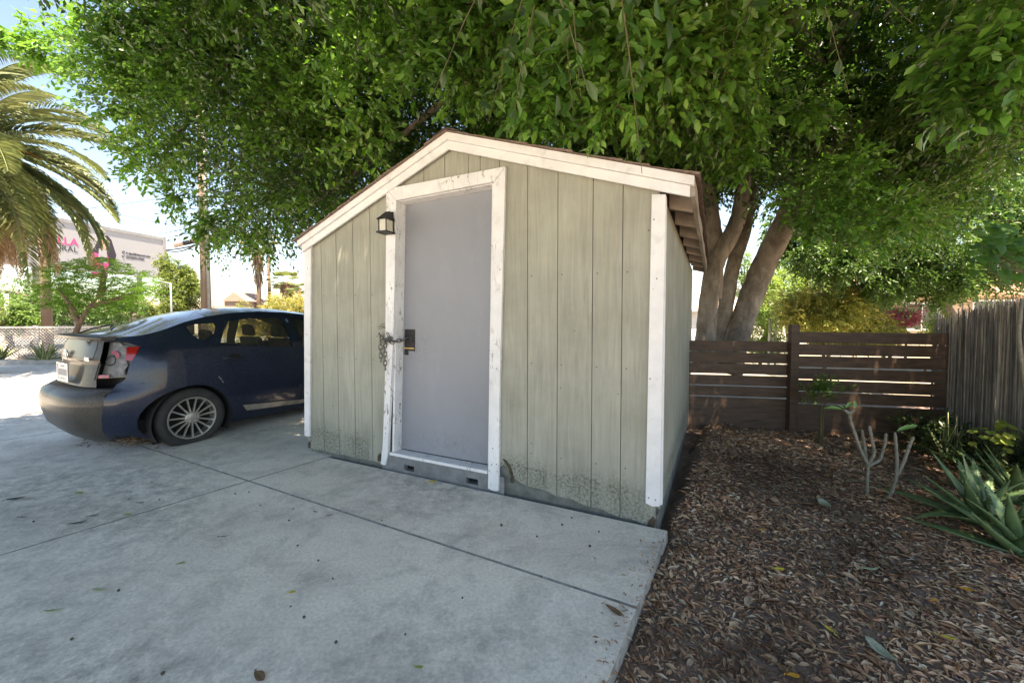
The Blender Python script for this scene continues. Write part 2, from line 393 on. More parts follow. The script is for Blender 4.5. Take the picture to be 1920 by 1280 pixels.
def m_siding():
    m, nt, b = new('sage_green_siding', .7, spec=.25)
    v = mapped(nt)
    gr = noise(nt, 3.2, 9, .65, mapped(nt, (9, 9, .55)), 1.2); n1 = noise(nt, 2.2, 5, .6, v); fin = noise(nt, 90, 5, .7, mapped(nt, (1, 1, .35)))
    r = ramp(nt, [(.3, (.285, .285, .235)), (.55, (.345, .345, .288)), (.75, (.39, .388, .325))]); nt.links.new(n1.outputs[0], r.inputs[0])
    g = ramp(nt, [(.3, .80), (.65, 1.06)]); nt.links.new(gr.outputs[0], g.inputs[0]); c = mix(nt, 1, r.outputs[0], g.outputs[0], 'MULTIPLY')
    # greenish algae tint and mould line near the foot of the wall
    al = noise(nt, 1.3, 4, .6, mapped(nt, (1, 1, .6))); ar = ramp(nt, [(.5, 0), (.7, .35)]); nt.links.new(al.outputs[0], ar.inputs[0]); c = mix(nt, ar.outputs[0], c, (.31, .335, .27))
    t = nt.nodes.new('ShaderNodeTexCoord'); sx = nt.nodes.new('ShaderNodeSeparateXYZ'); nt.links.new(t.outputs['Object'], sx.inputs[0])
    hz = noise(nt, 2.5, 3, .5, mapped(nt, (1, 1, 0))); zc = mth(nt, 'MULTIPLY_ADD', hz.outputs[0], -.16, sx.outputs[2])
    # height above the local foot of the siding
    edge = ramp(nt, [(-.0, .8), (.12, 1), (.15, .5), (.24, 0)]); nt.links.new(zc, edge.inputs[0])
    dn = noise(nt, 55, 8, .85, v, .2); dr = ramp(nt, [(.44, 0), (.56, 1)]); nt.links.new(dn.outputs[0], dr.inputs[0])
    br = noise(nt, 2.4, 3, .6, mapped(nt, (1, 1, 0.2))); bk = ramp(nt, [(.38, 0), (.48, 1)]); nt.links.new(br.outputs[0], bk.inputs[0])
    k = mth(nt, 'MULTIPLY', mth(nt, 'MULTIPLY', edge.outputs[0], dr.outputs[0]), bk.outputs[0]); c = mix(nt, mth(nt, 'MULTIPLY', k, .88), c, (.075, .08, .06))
    # odd specks and nail marks
    vo = nt.nodes.new('ShaderNodeTexVoronoi'); vo.inputs['Scale'].default_value = 6.5; nt.links.new(v, vo.inputs['Vector'])
    sp = ramp(nt, [(.03, .8), (.045, 0)]); nt.links.new(vo.outputs['Distance'], sp.inputs[0]); c = mix(nt, sp.outputs[0], c, (.10, .09, .07))
    nt.links.new(c, b.inputs['Base Color'])
    h = mth(nt, 'ADD', mth(nt, 'MULTIPLY', gr.outputs[0], 1.4), mth(nt, 'MULTIPLY', fin.outputs[0], .6)); bump(nt, h, b, .45, .004)
    return m
M_sid = m_siding()
M_groove = simple('siding_groove', (.10, .10, .075), .9, scale=8)
def m_white(name, wear=.62, grain=True):
    m, nt, b = new(name, .55, spec=.35)
    v = mapped(nt)
    n1 = noise(nt, 5, 6, .6, v); r = ramp(nt, [(.3, (.66, .66, .67)), (.7, (.80, .80, .80))]); nt.links.new(n1.outputs[0], r.inputs[0]); c = r.outputs[0]
    ch = noise(nt, 16, 10, .78, mapped(nt, (1.6, 1.6, .5)), .8); cr = ramp(nt, [(wear, 0), (wear + .03, 1)]); nt.links.new(ch.outputs[0], cr.inputs[0])
    big = noise(nt, 2.6, 3, .5, mapped(nt)); bk = ramp(nt, [(.42, 0), (.6, 1)]); nt.links.new(big.outputs[0], bk.inputs[0])
    wood = noise(nt, 30, 5, .6, mapped(nt, (3, 3, .3))); wr = ramp(nt, [(.35, (.14, .12, .10)), (.7, (.34, .30, .26))]); nt.links.new(wood.outputs[0], wr.inputs[0])
    c = mix(nt, mth(nt, 'MULTIPLY', cr.outputs[0], bk.outputs[0]), c, wr.outputs[0])
    dirt = noise(nt, 9, 8, .7, v, .5); dr = ramp(nt, [(.55, 0), (.8, .5)]); nt.links.new(dirt.outputs[0], dr.inputs[0]); c = mix(nt, dr.outputs[0], c, (.30, .29, .27))
    nt.links.new(c, b.inputs['Base Color']); bump(nt, ch.outputs[0], b, .35, .003); return m
M_white = m_white('white_trim_paint', .66); M_peel = m_white('peeling_white_paint', .555)
def m_door():
    m, nt, b = new('lavender_grey_door_paint', .42, spec=.4)
    v = mapped(nt); n1 = noise(nt, 1.6, 6, .6, v); r = ramp(nt, [(.3, (.220, .232, .262)), (.7, (.268, .280, .312))]); nt.links.new(n1.outputs[0], r.inputs[0]); c = r.outputs[0]
    sc = noise(nt, 7, 10, .8, mapped(nt, (1, 1, 1), (0, .6, 0)), 1.); sr = ramp(nt, [(.60, 0), (.70, .8)]); nt.links.new(sc.outputs[0], sr.inputs[0]); c = mix(nt, sr.outputs[0], c, (.24, .24, .26))
    s2 = noise(nt, 3.1, 8, .7, mapped(nt, (1.4, 1, .5))); r2 = ramp(nt, [(.58, 0), (.75, .4)]); nt.links.new(s2.outputs[0], r2.inputs[0]); c = mix(nt, r2.outputs[0], c, (.33, .32, .345))
    # grime rubbed on round the latch and kicked on along the foot
    for cx_, cz_, sx_, sz_, am in ((-1.90, 1.02, .16, .2, .75), (-1.55, .25, .7, .12, .55), (-1.16, 1.1, .05, .9, .4)):
        t = nt.nodes.new('ShaderNodeTexCoord'); mp = nt.nodes.new('ShaderNodeMapping'); mp.vector_type = 'POINT'; mp.inputs['Location'].default_value = (-cx_ / sx_, 0, -cz_ / sz_); mp.inputs['Scale'].default_value = (1 / sx_, 0, 1 / sz_); nt.links.new(t.outputs['Object'], mp.inputs[0])
        ln = nt.nodes.new('ShaderNodeVectorMath'); ln.operation = 'LENGTH'; nt.links.new(mp.outputs[0], ln.inputs[0]); fo = ramp(nt, [(.1, 1), (1, 0)]); nt.links.new(ln.outputs['Value'], fo.inputs[0])
        gn = noise(nt, 22, 8, .75, v, .8); gr2 = ramp(nt, [(.48, 0), (.62, am)]); nt.links.new(gn.outputs[0], gr2.inputs[0]); c = mix(nt, mth(nt, 'MULTIPLY', fo.outputs[0], gr2.outputs[0]), c, (.17, .165, .16))
    nt.links.new(c, b.inputs['Base Color']); f = noise(nt, 45, 4, .6, v); bump(nt, f.outputs[0], b, .12, .002)
    rr = ramp(nt, [(.3, .36), (.7, .6)]); nt.links.new(n1.outputs[0], rr.inputs[0]); nt.links.new(rr.outputs[0], b.inputs['Roughness']); return m
M_door = m_door()
M_skid = simple('grey_steel_channel', (.20, .205, .21), .6, .2, var=.3, scale=9)
M_base = simple('damp_foundation_timber', (.13, .135, .12), .85, var=.4, scale=12, bs=.4)
M_black = simple('black_metal', (.02, .02, .022), .5, .3, scale=20, bs=.1)
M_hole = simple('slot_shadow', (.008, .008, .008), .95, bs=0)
M_shing = simple('brown_asphalt_shingle', (.24, .17, .14), .95, var=.45, scale=40, bs=.8, bd=.01)
M_oldw = simple('weathered_bare_wood', (.30, .26, .22), .85, var=.45, scale=5, bs=.6, stretch=(1, .15, 6), bd=.01)
M_raft = simple('pale_rafter_paint', (.47, .41, .36), .8, var=.25, scale=7, bs=.3)
M_deck = simple('old_roof_deck', (.20, .165, .14), .9, var=.35, scale=6, bs=.4, stretch=(.4, 4, 4))

shed = empty('storage_shed', (A2[0], A2[1], 0), YAW, 'sage green gabled garden shed with white trim and a grey door on the concrete slab', 'shed')
# front wall: planks with real grooves over a dark backing
gl = [-3.095, -2.888, -2.70, -2.50, -2.304, -2.105, -1.93, -1.745, -1.55, -1.345, -1.245, -1.09, -.873, -.656, -.421, -.235, -.02]
LNR = [(-3.095, .045), (-2.3, .045), (-2.215, .06), (-2.2, .11)]
def foot(u):
    if u < -2.2: return .03 + .012 * math.sin(u * 21) * .3
    if u < -.96: return .115 + .09 * math.exp(-((u + 1.06) / .05) ** 2)
    return .10 - .12 * (u + .96) / .93 + .006 * math.sin(u * 31)
wall = MB()
def plank(u0, u1, z0f, z1f, v=-.0, th=.009):
    us = np.linspace(u0 + .0025, u1 - .0025, 8)
    if u0 < RID_U < u1: us = np.sort(np.append(us, RID_U))
    poly = [(x, z0f(x)) for x in us] + [(x, z1f(x)) for x in us[::-1]]
    wall.prism(poly, lambda p: q(p[0], v, p[1]), lambda p: q(p[0], v + th, p[1]))
for a, b in zip(gl[:-1], gl[1:]):
    top = lambda x: roofz(x) - .05
    if b <= -2.10 or a >= -1.10: plank(a, b, foot, top)
    else: plank(a, b, lambda x: 2.24, top)
wall.build('front_wall', M_sid, shed)
bk = MB(); pb = [(-3.09, .03), (-2.11, .03), (-2.11, 2.24), (-1.06, 2.24), (-1.06, .05), (-.02, -.05), (-.02, roofz(-.02) - .06), (RID_U, RID_Z - .06), (-3.09, roofz(-3.09) - .06)]
for pp in ([(-3.09, .05), (-2.11, .05), (-2.11, roofz(-2.11) - .06), (-3.09, roofz(-3.09) - .06)], [(-2.11, 2.24), (-1.06, 2.24), (-1.06, roofz(-1.06) - .06), (RID_U, RID_Z - .06), (-2.11, roofz(-2.11) - .06)], [(-1.075, .2), (-1., .13), (-.02, -.01), (-.02, roofz(-.02) - .06), (-1.06, roofz(-1.06) - .06)]):
    bk.prism(pp, lambda p: q(p[0], .0095, p[1]), lambda p: q(p[0], .03, p[1]))
bk.build('wall_backing', M_groove, shed)
# side walls and back
sw = MB()
for k in range(16):
    a = .03 + k * (DEP - .03) / 16; b = .03 + (k + 1) * (DEP - .03) / 16 - .005
    sw.prism([(a, .09), (b, .09), (b, 1.99), (a, 1.99)], lambda p: q(0, p[0], p[1]), lambda p: q(-.02, p[0], p[1]))
sw.build('side_wall', M_sid, shed)
MB().prism([(.03, .09), (DEP, .09), (DEP, 1.93), (.03, 1.93)], lambda p: q(-3.09, p[0], p[1]), lambda p: q(-3.07, p[0], p[1])).build('side_wall', M_sid, shed)
MB().prism([(-3.09, .09), (-.02, .09), (-.02, 2.0), (RID_U, 2.55), (-3.09, 1.95)], lambda p: q(p[0], DEP, p[1]), lambda p: q(p[0], DEP - .02, p[1])).build('back_wall', M_sid, shed)
MB().prism([(-.022, .05), (-.0221, 1.99), (DEP, 1.99), (DEP, .05)], lambda p: q(-.023, max(p[0], .03), p[1]), lambda p: q(-.05, max(p[0], .03), p[1])).build('wall_backing', M_groove, shed)
# foundation
fd = MB().prism([(-3.07, -.15), (-2.21, -.15), (-2.21, .12), (-3.07, .12)], lambda p: q(p[0], .010, p[1]), lambda p: q(p[0], .10, p[1])); fd.build('foundation', M_base, shed); fd = MB()
fd.prism([(-1.085, -.15), (-.01, -.15), (-.01, .06), (-.99, .17), (-1.085, .30)], lambda p: q(p[0], .012, p[1]), lambda p: q(p[0], .10, p[1]))
fd.build('foundation', M_base, shed); fd = MB()
fd.prism([(.105, -.30), (DEP, -.30), (DEP, .12), (.105, .12)], lambda p: q(-.012, p[0], p[1]), lambda p: q(-.10, p[0], p[1]))
fd.build('foundation', M_base, shed)
sk = MB(); y0 = -.012
def skp(a, b, c, d): sk.prism([(a, c), (b, c), (b, d), (a, d)], lambda p: q(p[0], y0, p[1]), lambda p: q(p[0], .03, p[1]))
skp(-2.19, -1.05, -.05, .018); skp(-2.19, -1.05, .062, .118); skp(-2.19, -1.955, .018, .062); skp(-1.855, -1.365, .018, .062); skp(-1.265, -1.05, .018, .062)
sk.build('steel_skid', M_skid, shed)
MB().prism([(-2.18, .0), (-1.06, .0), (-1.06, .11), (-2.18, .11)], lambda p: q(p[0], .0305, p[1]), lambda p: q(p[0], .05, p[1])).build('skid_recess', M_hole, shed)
# corner trims
def strip(name, pts, v0, v1, mat, bev=.002, parent=shed):
    return MB().prism(pts, lambda p: q(p[0], v0, p[1]), lambda p: q(p[0], v1, p[1])).build(name, mat, parent, bevel=bev)
strip('corner_trim', [(-3.125, .15), (-3.058, .148), (-2.99, 1.95), (-3.085, 1.92)], -.022, -.001, M_white)
strip('corner_trim', [(-.078, .134), (-.04, .120), (.004, .128), (.014, 1.99), (-.064, 2.0)], -.024, -.001, M_white)
MB().prism([(-.001, .13), (.030, .13), (.030, 1.97), (-.001, 1.99)], lambda p: q(.001, p[0], p[1]), lambda p: q(.016, p[0], p[1])).build('corner_trim', M_white, shed, bevel=.002)
# rake boards: lower fascia and upper strip, both slopes
def rake(name, ua, ub, off0, off1, v0, v1):
    pts = [(ua, roofz(ua) - off1), (ub, roofz(ub) - off1), (ub, roofz(ub) - off0), (ua, roofz(ua) - off0)]
    strip(name, pts, v0, v1, M_white, .0025)
rake('rake_board', -3.085, RID_U, .055, .118, -.045, -.0255); rake('rake_board', RID_U, .145, .055, .118, -.045, -.0255)
rake('rake_cap', LE_U, RID_U, .0, .054, -.063, -.026); rake('rake_cap', RID_U, RE_U, .0, .054, -.063, -.026)
# roof
rf = MB()
def rq(u, v, dz): return q(u, v, roofz(u) + dz)
def slope(ua, ub, d0, d1, v0, v1, mb):
    mb.add([rq(ua, v0, d0), rq(ub, v0, d0), rq(ub, v1, d0), rq(ua, v1, d0), rq(ua, v0, d1), rq(ub, v0, d1), rq(ub, v1, d1), rq(ua, v1, d1)],
           [(3, 2, 1, 0), (4, 5, 6, 7), (0, 1, 5, 4), (1, 2, 6, 5), (2, 3, 7, 6), (3, 0, 4, 7)])
E0 = 1e-4
slope(LE_U - .02, RID_U - E0, -.03, -.002, -.02, DEP + .12, rf); slope(RID_U + E0, RE_U + .0, -.03, -.002, -.02, DEP + .12, rf)
roof = rf.build('roof', M_deck, shed)
sg = MB()
for (ua, ub) in ((RID_U, LE_U - .03), (RID_U, RE_U + .03)):
    n = 11
    for k in range(n):                                                # courses of shingles, ragged front edge
        a = ua + (ub - ua) * k / n; b = ua + (ub - ua) * (k + 1.25) / n
        if k == n - 1: b = ub
        sgn = 1 if ub > ua else -1; base = ua + sgn * E0
        prev = -.085
        m = 20
        for j in range(m):
            v0 = -.078 + (DEP + .22) * j / m + rnd.uniform(-.006, .006) if j else -.078 + rnd.uniform(-.012, .01); v1 = -.078 + (DEP + .22) * (j + 1) / m - .004
            t0 = .001 + .0015 * rnd.random(); t1 = .011 + rnd.uniform(0, .008)
            za = roofz(base if k == 0 else a); zb = roofz(ub) if k == n - 1 else roofz(b)
            aa = base if k == 0 else a
            sg.add([q(aa, v0, za + t0), q(b, v0, zb + t0 + .003), q(b, v1, zb + t0 + .003), q(aa, v1, za + t0), q(aa, v0, za + t0 + .004), q(b, v0, zb + t1), q(b, v1, zb + t1), q(aa, v1, za + t0 + .004)],
                   [(3, 2, 1, 0), (4, 5, 6, 7), (0, 1, 5, 4), (1, 2, 6, 5), (2, 3, 7, 6), (3, 0, 4, 7)])
for j in range(14):
    v0 = -.085 + (DEP + .2) * j / 14 + rnd.uniform(-.004, .004); v1 = v0 + DEP / 14 + .03; hz = .018 + rnd.uniform(0, .006)
    for s_ in (-1, 1):
        sg.add([q(RID_U, v0, RID_Z + hz), q(RID_U + s_ * .11, v0, roofz(RID_U + s_ * .11) + hz - .004), q(RID_U + s_ * .11, v1, roofz(RID_U + s_ * .11) + hz - .004), q(RID_U, v1, RID_Z + hz)], [(0, 1, 2, 3)])
sh = sg.build('shingles', M_shing, roof)
# eave fascia and rafter tails on the right
fa = MB(); m = 14
for j in range(m):
    v0 = -.04 + (DEP + .16) * j / m; v1 = -.04 + (DEP + .16) * (j + 1) / m; w0 = .004 * math.sin(j * 1.7); w1 = .004 * math.sin((j + 1) * 1.7)
    fa.add([q(.146 + w0, v0, 1.952), q(.17 + w0, v0, 1.955), q(.17 + w0, v0, 2.052), q(.146 + w0, v0, 2.055), q(.146 + w1, v1, 1.952), q(.17 + w1, v1, 1.955), q(.17 + w1, v1, 2.052), q(.146 + w1, v1, 2.055)],
           [(1, 2, 6, 5), (3, 0, 4, 7), (0, 1, 5, 4), (2, 3, 7, 6)] + ([(0, 3, 2, 1)] if j == 0 else []) + ([(4, 5, 6, 7)] if j == m - 1 else []))
fa.build('eave_fascia', M_oldw, shed)
for k in range(8):
    v0 = .28 + k * .41
    t = MB().add([q(.001, v0, roofz(.0) - .125), q(.145, v0, roofz(.145) - .115), q(.145, v0 + .04, roofz(.145) - .115), q(.001, v0 + .04, roofz(0) - .125), q(.001, v0, roofz(0) - .031), q(.145, v0, roofz(.145) - .031), q(.145, v0 + .04, roofz(.145) - .031), q(.001, v0 + .04, roofz(0) - .031)],
             [(3, 2, 1, 0), (4, 5, 6, 7), (0, 1, 5, 4), (1, 2, 6, 5), (2, 3, 7, 6), (3, 0, 4, 7)])
    t.build('rafter_tail', M_raft, shed, bevel=.003)
# door frame
dfm = MB()
def fr(pts, v0, v1): dfm.prism(pts, lambda p: q(p[0], v0, p[1]), lambda p: q(p[0], v1, p[1]))
DL = [(-2.19, .032), (-2.14, .030), (-2.115, .13), (-2.078, .60), (-2.035, 1.2), (-1.994, 2.188), (-2.096, 2.292), (-2.118, 1.3), (-2.135, .7), (-2.165, .2)]
frame = MB().prism(DL, lambda p: q(p[0], -.030, p[1]), lambda p: q(p[0], -.001, p[1])).build('door_frame', M_peel, shed, bevel=.003)
MB().prism([(-2.0945, 2.2925), (-1.9925, 2.1895), (-1.118, 2.217), (-1.03, 2.309)], lambda p: q(p[0], -.031, p[1]), lambda p: q(p[0], -.001, p[1])).build('header', M_peel, frame, bevel=.003)
MB().prism([(-1.172, .018), (-1.13, .008), (-1.086, .016), (-1.075, .8), (-1.0285, 2.3075), (-1.1165, 2.2155), (-1.155, .9)], lambda p: q(p[0], -.030, p[1]), lambda p: q(p[0], -.001, p[1])).build('casing', M_peel, frame, bevel=.003)
jm = MB()
jm.prism([(-.0, 2.187), (-.0, .12), (.13, .12), (.13, 2.187)], lambda p: q(-2.02 - (2.19 - p[1]) * .035, p[0], p[1]), lambda p: q(-1.999 - (2.19 - p[1]) * .035, p[0], p[1]))
jm.prism([(.0, 2.21), (.0, .12), (.13, .12), (.13, 2.21)], lambda p: q(-1.148 - (2.19 - p[1]) * .02, p[0], p[1]), lambda p: q(-1.118 - (2.19 - p[1]) * .02, p[0], p[1]))
jm.prism([(-1.999, 2.186), (-1.12, 2.2125), (-1.12, 2.236), (-1.999, 2.222)], lambda p: q(p[0], .0, p[1]), lambda p: q(p[0], .13, p[1]))
jm.build('jamb', M_peel, frame, bevel=.002)
strip('threshold', [(-2.10, .122), (-1.178, .122), (-1.178, .146), (-2.095, .146)], -.026, .088, M_peel, .003)
door = MB().prism([(-2.074, .150), (-1.166, .150), (-1.120, 2.22), (-1.995, 2.20)], lambda p: q(p[0], .09, p[1]), lambda p: q(p[0], .128, p[1])).build('door', M_door, shed, bevel=.002)
lt = MB(); lt.prism([(-2.022, .985), (-1.918, .985), (-1.914, 1.165), (-2.016, 1.165)], lambda p: q(p[0], .084, p[1]), lambda p: q(p[0], .0895, p[1]))
lt.prism([(-2.024, .95), (-1.985, .95), (-1.985, .9845), (-2.023, .9845)], lambda p: q(p[0], .084, p[1]), lambda p: q(p[0], .0895, p[1]))
lt.lathe([(.034, 0), (.034, .006), (.024, .009), (0.0001, .009)], 20, 0, lambda x, y, z: q(-1.963 + x, .084 - z, 1.085 + y))
latch = lt.build('latch_plate', M_black, door)
M_brass = simple('yellow_strip', (.55, .36, .10), .45, .3, scale=20, bs=0)
MB().prism([(-2.022, 1.003), (-1.918, 1.003), (-1.918, 1.012), (-2.022, 1.012)], lambda p: q(p[0], .082, p[1]), lambda p: q(p[0], .0838, p[1])).build('yellow_edge', M_brass, latch)
# nail heads on trims and siding
M_nail = simple('rusty_nail_head', (.10, .07, .05), .8, .3, bs=0)
for u_, z_ in [(-.06, .17), (-.02, .165), (-.06, .9), (-.03, 1.5), (-.05, 1.85), (-3.09, .2), (-3.07, .55), (-3.07, 1.1), (-3.04, 1.7), (-1.14, .2), (-1.10, .21), (-1.13, .32), (-1.10, .9), (-1.07, 1.6), (-2.13, .3), (-2.10, .75), (-2.05, 1.5)] + [(g_ + .03, z0_) for g_ in (-.873, -.656, -.421, -.235) for z0_ in (.32, .95, 1.55)] + [(g_ + .02, z0_) for g_ in (-2.888, -2.70, -2.50, -2.304) for z0_ in (.25, .9, 1.45)]:
    vv = -.0312 if (u_ > -.1 or -1.15 < u_ < -1.06 or -2.14 < u_ < -2.04) else (-.0235 if u_ < -3.03 else -.0012)
    if u_ > -.1: vv = -.0252
    MB().lathe([(.0042, .0012), (.0042, 0), (.0001, -.0003)], 8, 0, lambda x, y, h: q(u_ + x, vv + h, z_ + y)).build('nail_head', M_nail, shed)
# rot at the foot of the door opening
M_rot = simple('rotted_wood', (.07, .055, .035), .95, var=.6, scale=30, bs=.8)
for pts in ([(-1.005, .085), (-.98, .085), (-.978, .13), (-.995, .19), (-1.03, .235), (-1.06, .25), (-1.06, .24), (-1.04, .22), (-1.015, .175), (-1.0, .13)], [(-2.245, .04), (-2.212, .045), (-2.208, .10), (-2.222, .115), (-2.245, .085)],
            [(-.075, -.03), (-.03, -.035), (-.02, .03), (-.035, .05), (-.06, .02)], [(-3.10, .03), (-3.075, .035), (-3.07, .085), (-3.085, .095), (-3.10, .07)]):
    MB().prism(pts, lambda p: q(p[0], -.006, p[1]), lambda p: q(p[0], .0, p[1])).build('rot_patch', M_rot, shed)
# wall scuffs where the chain rubs
sc = MB()
for k in range(26):
    zc = rnd.choice([1.17, 1.10]); x = rnd.uniform(-2.24, -2.14); a = rnd.uniform(-.5, .5); l = rnd.uniform(.01, .04); zz = zc + rnd.gauss(0, .018)
    dx, dz = math.cos(a) * l / 2, math.sin(a) * l / 2
    sc.prism([(x - dx, zz - dz - .0015), (x + dx, zz + dz - .0015), (x + dx, zz + dz + .0015), (x - dx, zz - dz + .0015)], lambda p: q(p[0], -.0012, p[1]), lambda p: q(p[0], .0, p[1]))
sc.build('scuff_marks', M_rot, shed)
# lantern beside the door
M_lglass = simple('frosted_lamp_glass', (.62, .60, .50), .25, var=.15, scale=14, bs=0)
lan = MB().box((-2.065, -.046, 1.935), (-2.02, -.0305, 2.10), 0, lambda p: q(*p)).build('wall_lantern', M_black, shed, bevel=.003)
lc = MB(); x0, x1 = -2.085, -2.005; yv0, yv1 = -.135, -.046
def Lp(x, y, z): return q(x, y, z)
lc.add([Lp(x0 - .012, yv0 - .012, 2.022), Lp(x1 + .012, yv0 - .012, 2.022), Lp(x1 + .012, yv1, 2.022), Lp(x0 - .012, yv1, 2.022), Lp(x0 + .02, yv1 - .03, 2.095), Lp(x1 - .02, yv1 - .03, 2.095), Lp(x1 - .02, yv1, 2.095), Lp(x0 + .02, yv1, 2.095)],
       [(3, 2, 1, 0), (4, 5, 6, 7), (0, 1, 5, 4), (1, 2, 6, 5), (2, 3, 7, 6), (3, 0, 4, 7)])
lc.build('lantern_cap', M_black, lan, bevel=.002)
lg = MB()
for x in (x0, x1 - .006):
    for y in (yv0, yv1 - .006): lg.box((x, y, 1.93), (x + .006, y + .006, 2.021), 0, lambda p: q(*p))
lg.box((x0 - .012, yv0 - .012, 1.918), (x1 + .012, yv1, 1.9295), 0, lambda p: q(*p))
lg.build('lantern_cage', M_black, lan)
MB().box((x0 + .0065, yv0 + .0065, 1.930), (x1 - .0065, yv1 - .0065, 2.0215), 0, lambda p: q(*p)).build('lantern_glass', M_lglass, lan)

# chain
M_chain = simple('galvanised_chain', (.16, .15, .14), .45, .8, var=.4, scale=30, bs=.1)
ch = empty('door_chain', (A2[0], A2[1], 0), YAW, 'steel chain hanging from the latch plate over the white frame of the grey door', 'chain')
def chain(path, n0=0):
    pts = [Vector(q(*p)) for p in path]; d = [0]
    for a, b in zip(pts[:-1], pts[1:]): d.append(d[-1] + (b - a).length)
    step = .036; n = int(d[-1] / step)
    for i in range(n):
        s = (i + .5) * step
        for k in range(len(d) - 1):
            if d[k] <= s <= d[k + 1]: t = (s - d[k]) / (d[k + 1] - d[k]); p = pts[k].lerp(pts[k + 1], t); dr = (pts[k + 1] - pts[k]).normalized(); break
        ref = Vector((0, -1, .2)) if abs(dr.dot(Vector((0, -1, .2)).normalized())) < .95 else Vector((1, 0, 0))
        a = (ref - dr * ref.dot(dr)).normalized(); b = dr.cross(a)
        tw = (i + n0) % 2 * R(90) + R(35) + rnd.uniform(-.2, .2); sd = a * math.cos(tw) + b * math.sin(tw)
        loop = []
        for j in range(14):
            t = 2 * math.pi * j / 14; loop.append(p + dr * (math.cos(t) * .011 + (.011 if math.cos(t) > 0 else -.011)) + sd * math.sin(t) * .0125)
        MB().tube(loop, .0042, 6, closed=True).build('chain_link', M_chain, ch, smooth=True)
chain([(-1.965, .078, 1.085), (-1.99, .03, 1.075), (-2.02, -.042, 1.065), (-2.10, -.045, 1.075), (-2.165, -.04, 1.085)])
chain([(-2.06, -.05, 1.10), (-2.095, -.052, 1.06), (-2.115, -.045, 1.02), (-2.118, -.040, .80)])
chain([(-2.02, -.05, 1.05), (-2.09, -.053, 1.085), (-2.165, -.043, 1.05), (-2.175, -.028, .88)], 1)
chain([(-2.08, -.055, 1.13), (-2.05, -.052, 1.09), (-2.09, -.055, 1.06), (-2.14, -.05, 1.09), (-2.19, -.03, 1.13)], 1)
#==END2==
# ------------------------------------------------------------------ big ficus tree over the shed
M_fic = leafmat('shaded_ficus_leaf', [(0, (.008, .026, .006)), (.35, (.02, .06, .012)), (.65, (.045, .12, .02)), (.9, (.10, .21, .032)), (1, (.18, .30, .05))], (.16, .38, .04), .30, .36, .5)  # inner leaves darkened: shade inside the crown put into the colour
M_fic_lit = leafmat('lit_ficus_leaf', [(0, (.025, .085, .016)), (.35, (.06, .17, .03)), (.65, (.12, .28, .045)), (.9, (.21, .39, .065)), (1, (.32, .46, .10))], (.24, .52, .05), .34, .36, .5)  # same leaf brightened: light on the outer clumps put into the colour
def m_bark(name, a, bb, c):
    m, nt, b = new(name, .9, spec=.2); v = mapped(nt, (1, 1, .45)); n = noise(nt, 7, 9, .7, v, .8); n2 = noise(nt, 2.2, 4, .6, mapped(nt))
    r = ramp(nt, [(.3, a), (.52, bb), (.72, c)]); nt.links.new(n.outputs[0], r.inputs[0]); k = ramp(nt, [(.35, .7), (.65, 1.2)]); nt.links.new(n2.outputs[0], k.inputs[0])
    nt.links.new(mix(nt, 1, r.outputs[0], k.outputs[0], 'MULTIPLY'), b.inputs['Base Color']); bump(nt, n.outputs[0], b, .7, .03); return m
M_bark = m_bark('ficus_bark', (.15, .12, .095), (.31, .26, .215), (.48, .42, .36))
M_twig = simple('green_twig', (.10, .09, .04), .8, bs=0)
def limb(mb, pts, r, n=14, seg=7, wob=.05):
    P = [Vector(p) for p in pts]; out = []; rr = []
    for i in range(len(P) - 1):
        p0 = P[max(i - 1, 0)]; p1 = P[i]; p2 = P[i + 1]; p3 = P[min(i + 2, len(P) - 1)]
        for k in range(seg):
            t = k / seg
            c = .5 * ((2 * p1) + (-p0 + p2) * t + (2 * p0 - 5 * p1 + 4 * p2 - p3) * t * t + (-p0 + 3 * p1 - 3 * p2 + p3) * t ** 3)
            out.append(c); rr.append((r[i] * (1 - t) + r[i + 1] * t) * (1 + rnd.uniform(-wob, wob)))
    out.append(P[-1]); rr.append(r[-1]); mb.tube(out, rr, n)
fic = empty('ficus_tree', (3.4, 6.15, -.2), 0, 'huge broad-crowned tree with pale branching trunk, arching over the shed roof and driveway', 'tree')
OF = Vector(fic.location)
def tl(px, py, Y): return Vector(at(px, py, Y)) - OF
tr = MB()
limb(tr, [tl(1316, 690, 5.9), tl(1322, 640, 5.9), tl(1329, 560, 5.85), tl(1342, 493, 5.8), tl(1368, 445, 5.75), tl(1385, 405, 5.7), tl(1393, 350, 5.6), tl(1400, 270, 5.4), tl(1385, 150, 5.2), tl(1340, 0, 4.8)], [.17, .138, .128, .122, .112, .103, .097, .09, .08, .07])
limb(tr, [tl(1340, 560, 5.95), tl(1340, 480, 5.95), tl(1332, 410, 5.9), tl(1318, 350, 5.8), tl(1270, 270, 5.5), tl(1150, 190, 5.2), tl(950, 120, 5.0), tl(700, 60, 5.2)], [.10, .12, .13, .125, .11, .10, .085, .05])
limb(tr, [tl(1345, 690, 6.15), tl(1353, 630, 6.15), tl(1363, 560, 6.15), tl(1376, 493, 6.2), tl(1399, 420, 6.3), tl(1412, 300, 6.6), tl(1430, 100, 7)], [.14, .115, .108, .102, .09, .085, .08])
limb(tr, [tl(1362, 700, 6.0), tl(1379, 640, 6.0), tl(1407, 560, 6.0), tl(1434, 493, 6.0), tl(1475, 410, 5.9), tl(1512, 320, 5.7), tl(1552, 170, 5.3), tl(1585, 40, 5.0), tl(1600, -90, 4.8)], [.22, .168, .165, .16, .155, .148, .14, .13, .12])
limb(tr, [tl(1512, 320, 5.7), tl(1600, 250, 5.4), tl(1720, 190, 5.2), tl(1850, 120, 5.0)], [.11, .10, .08, .05])
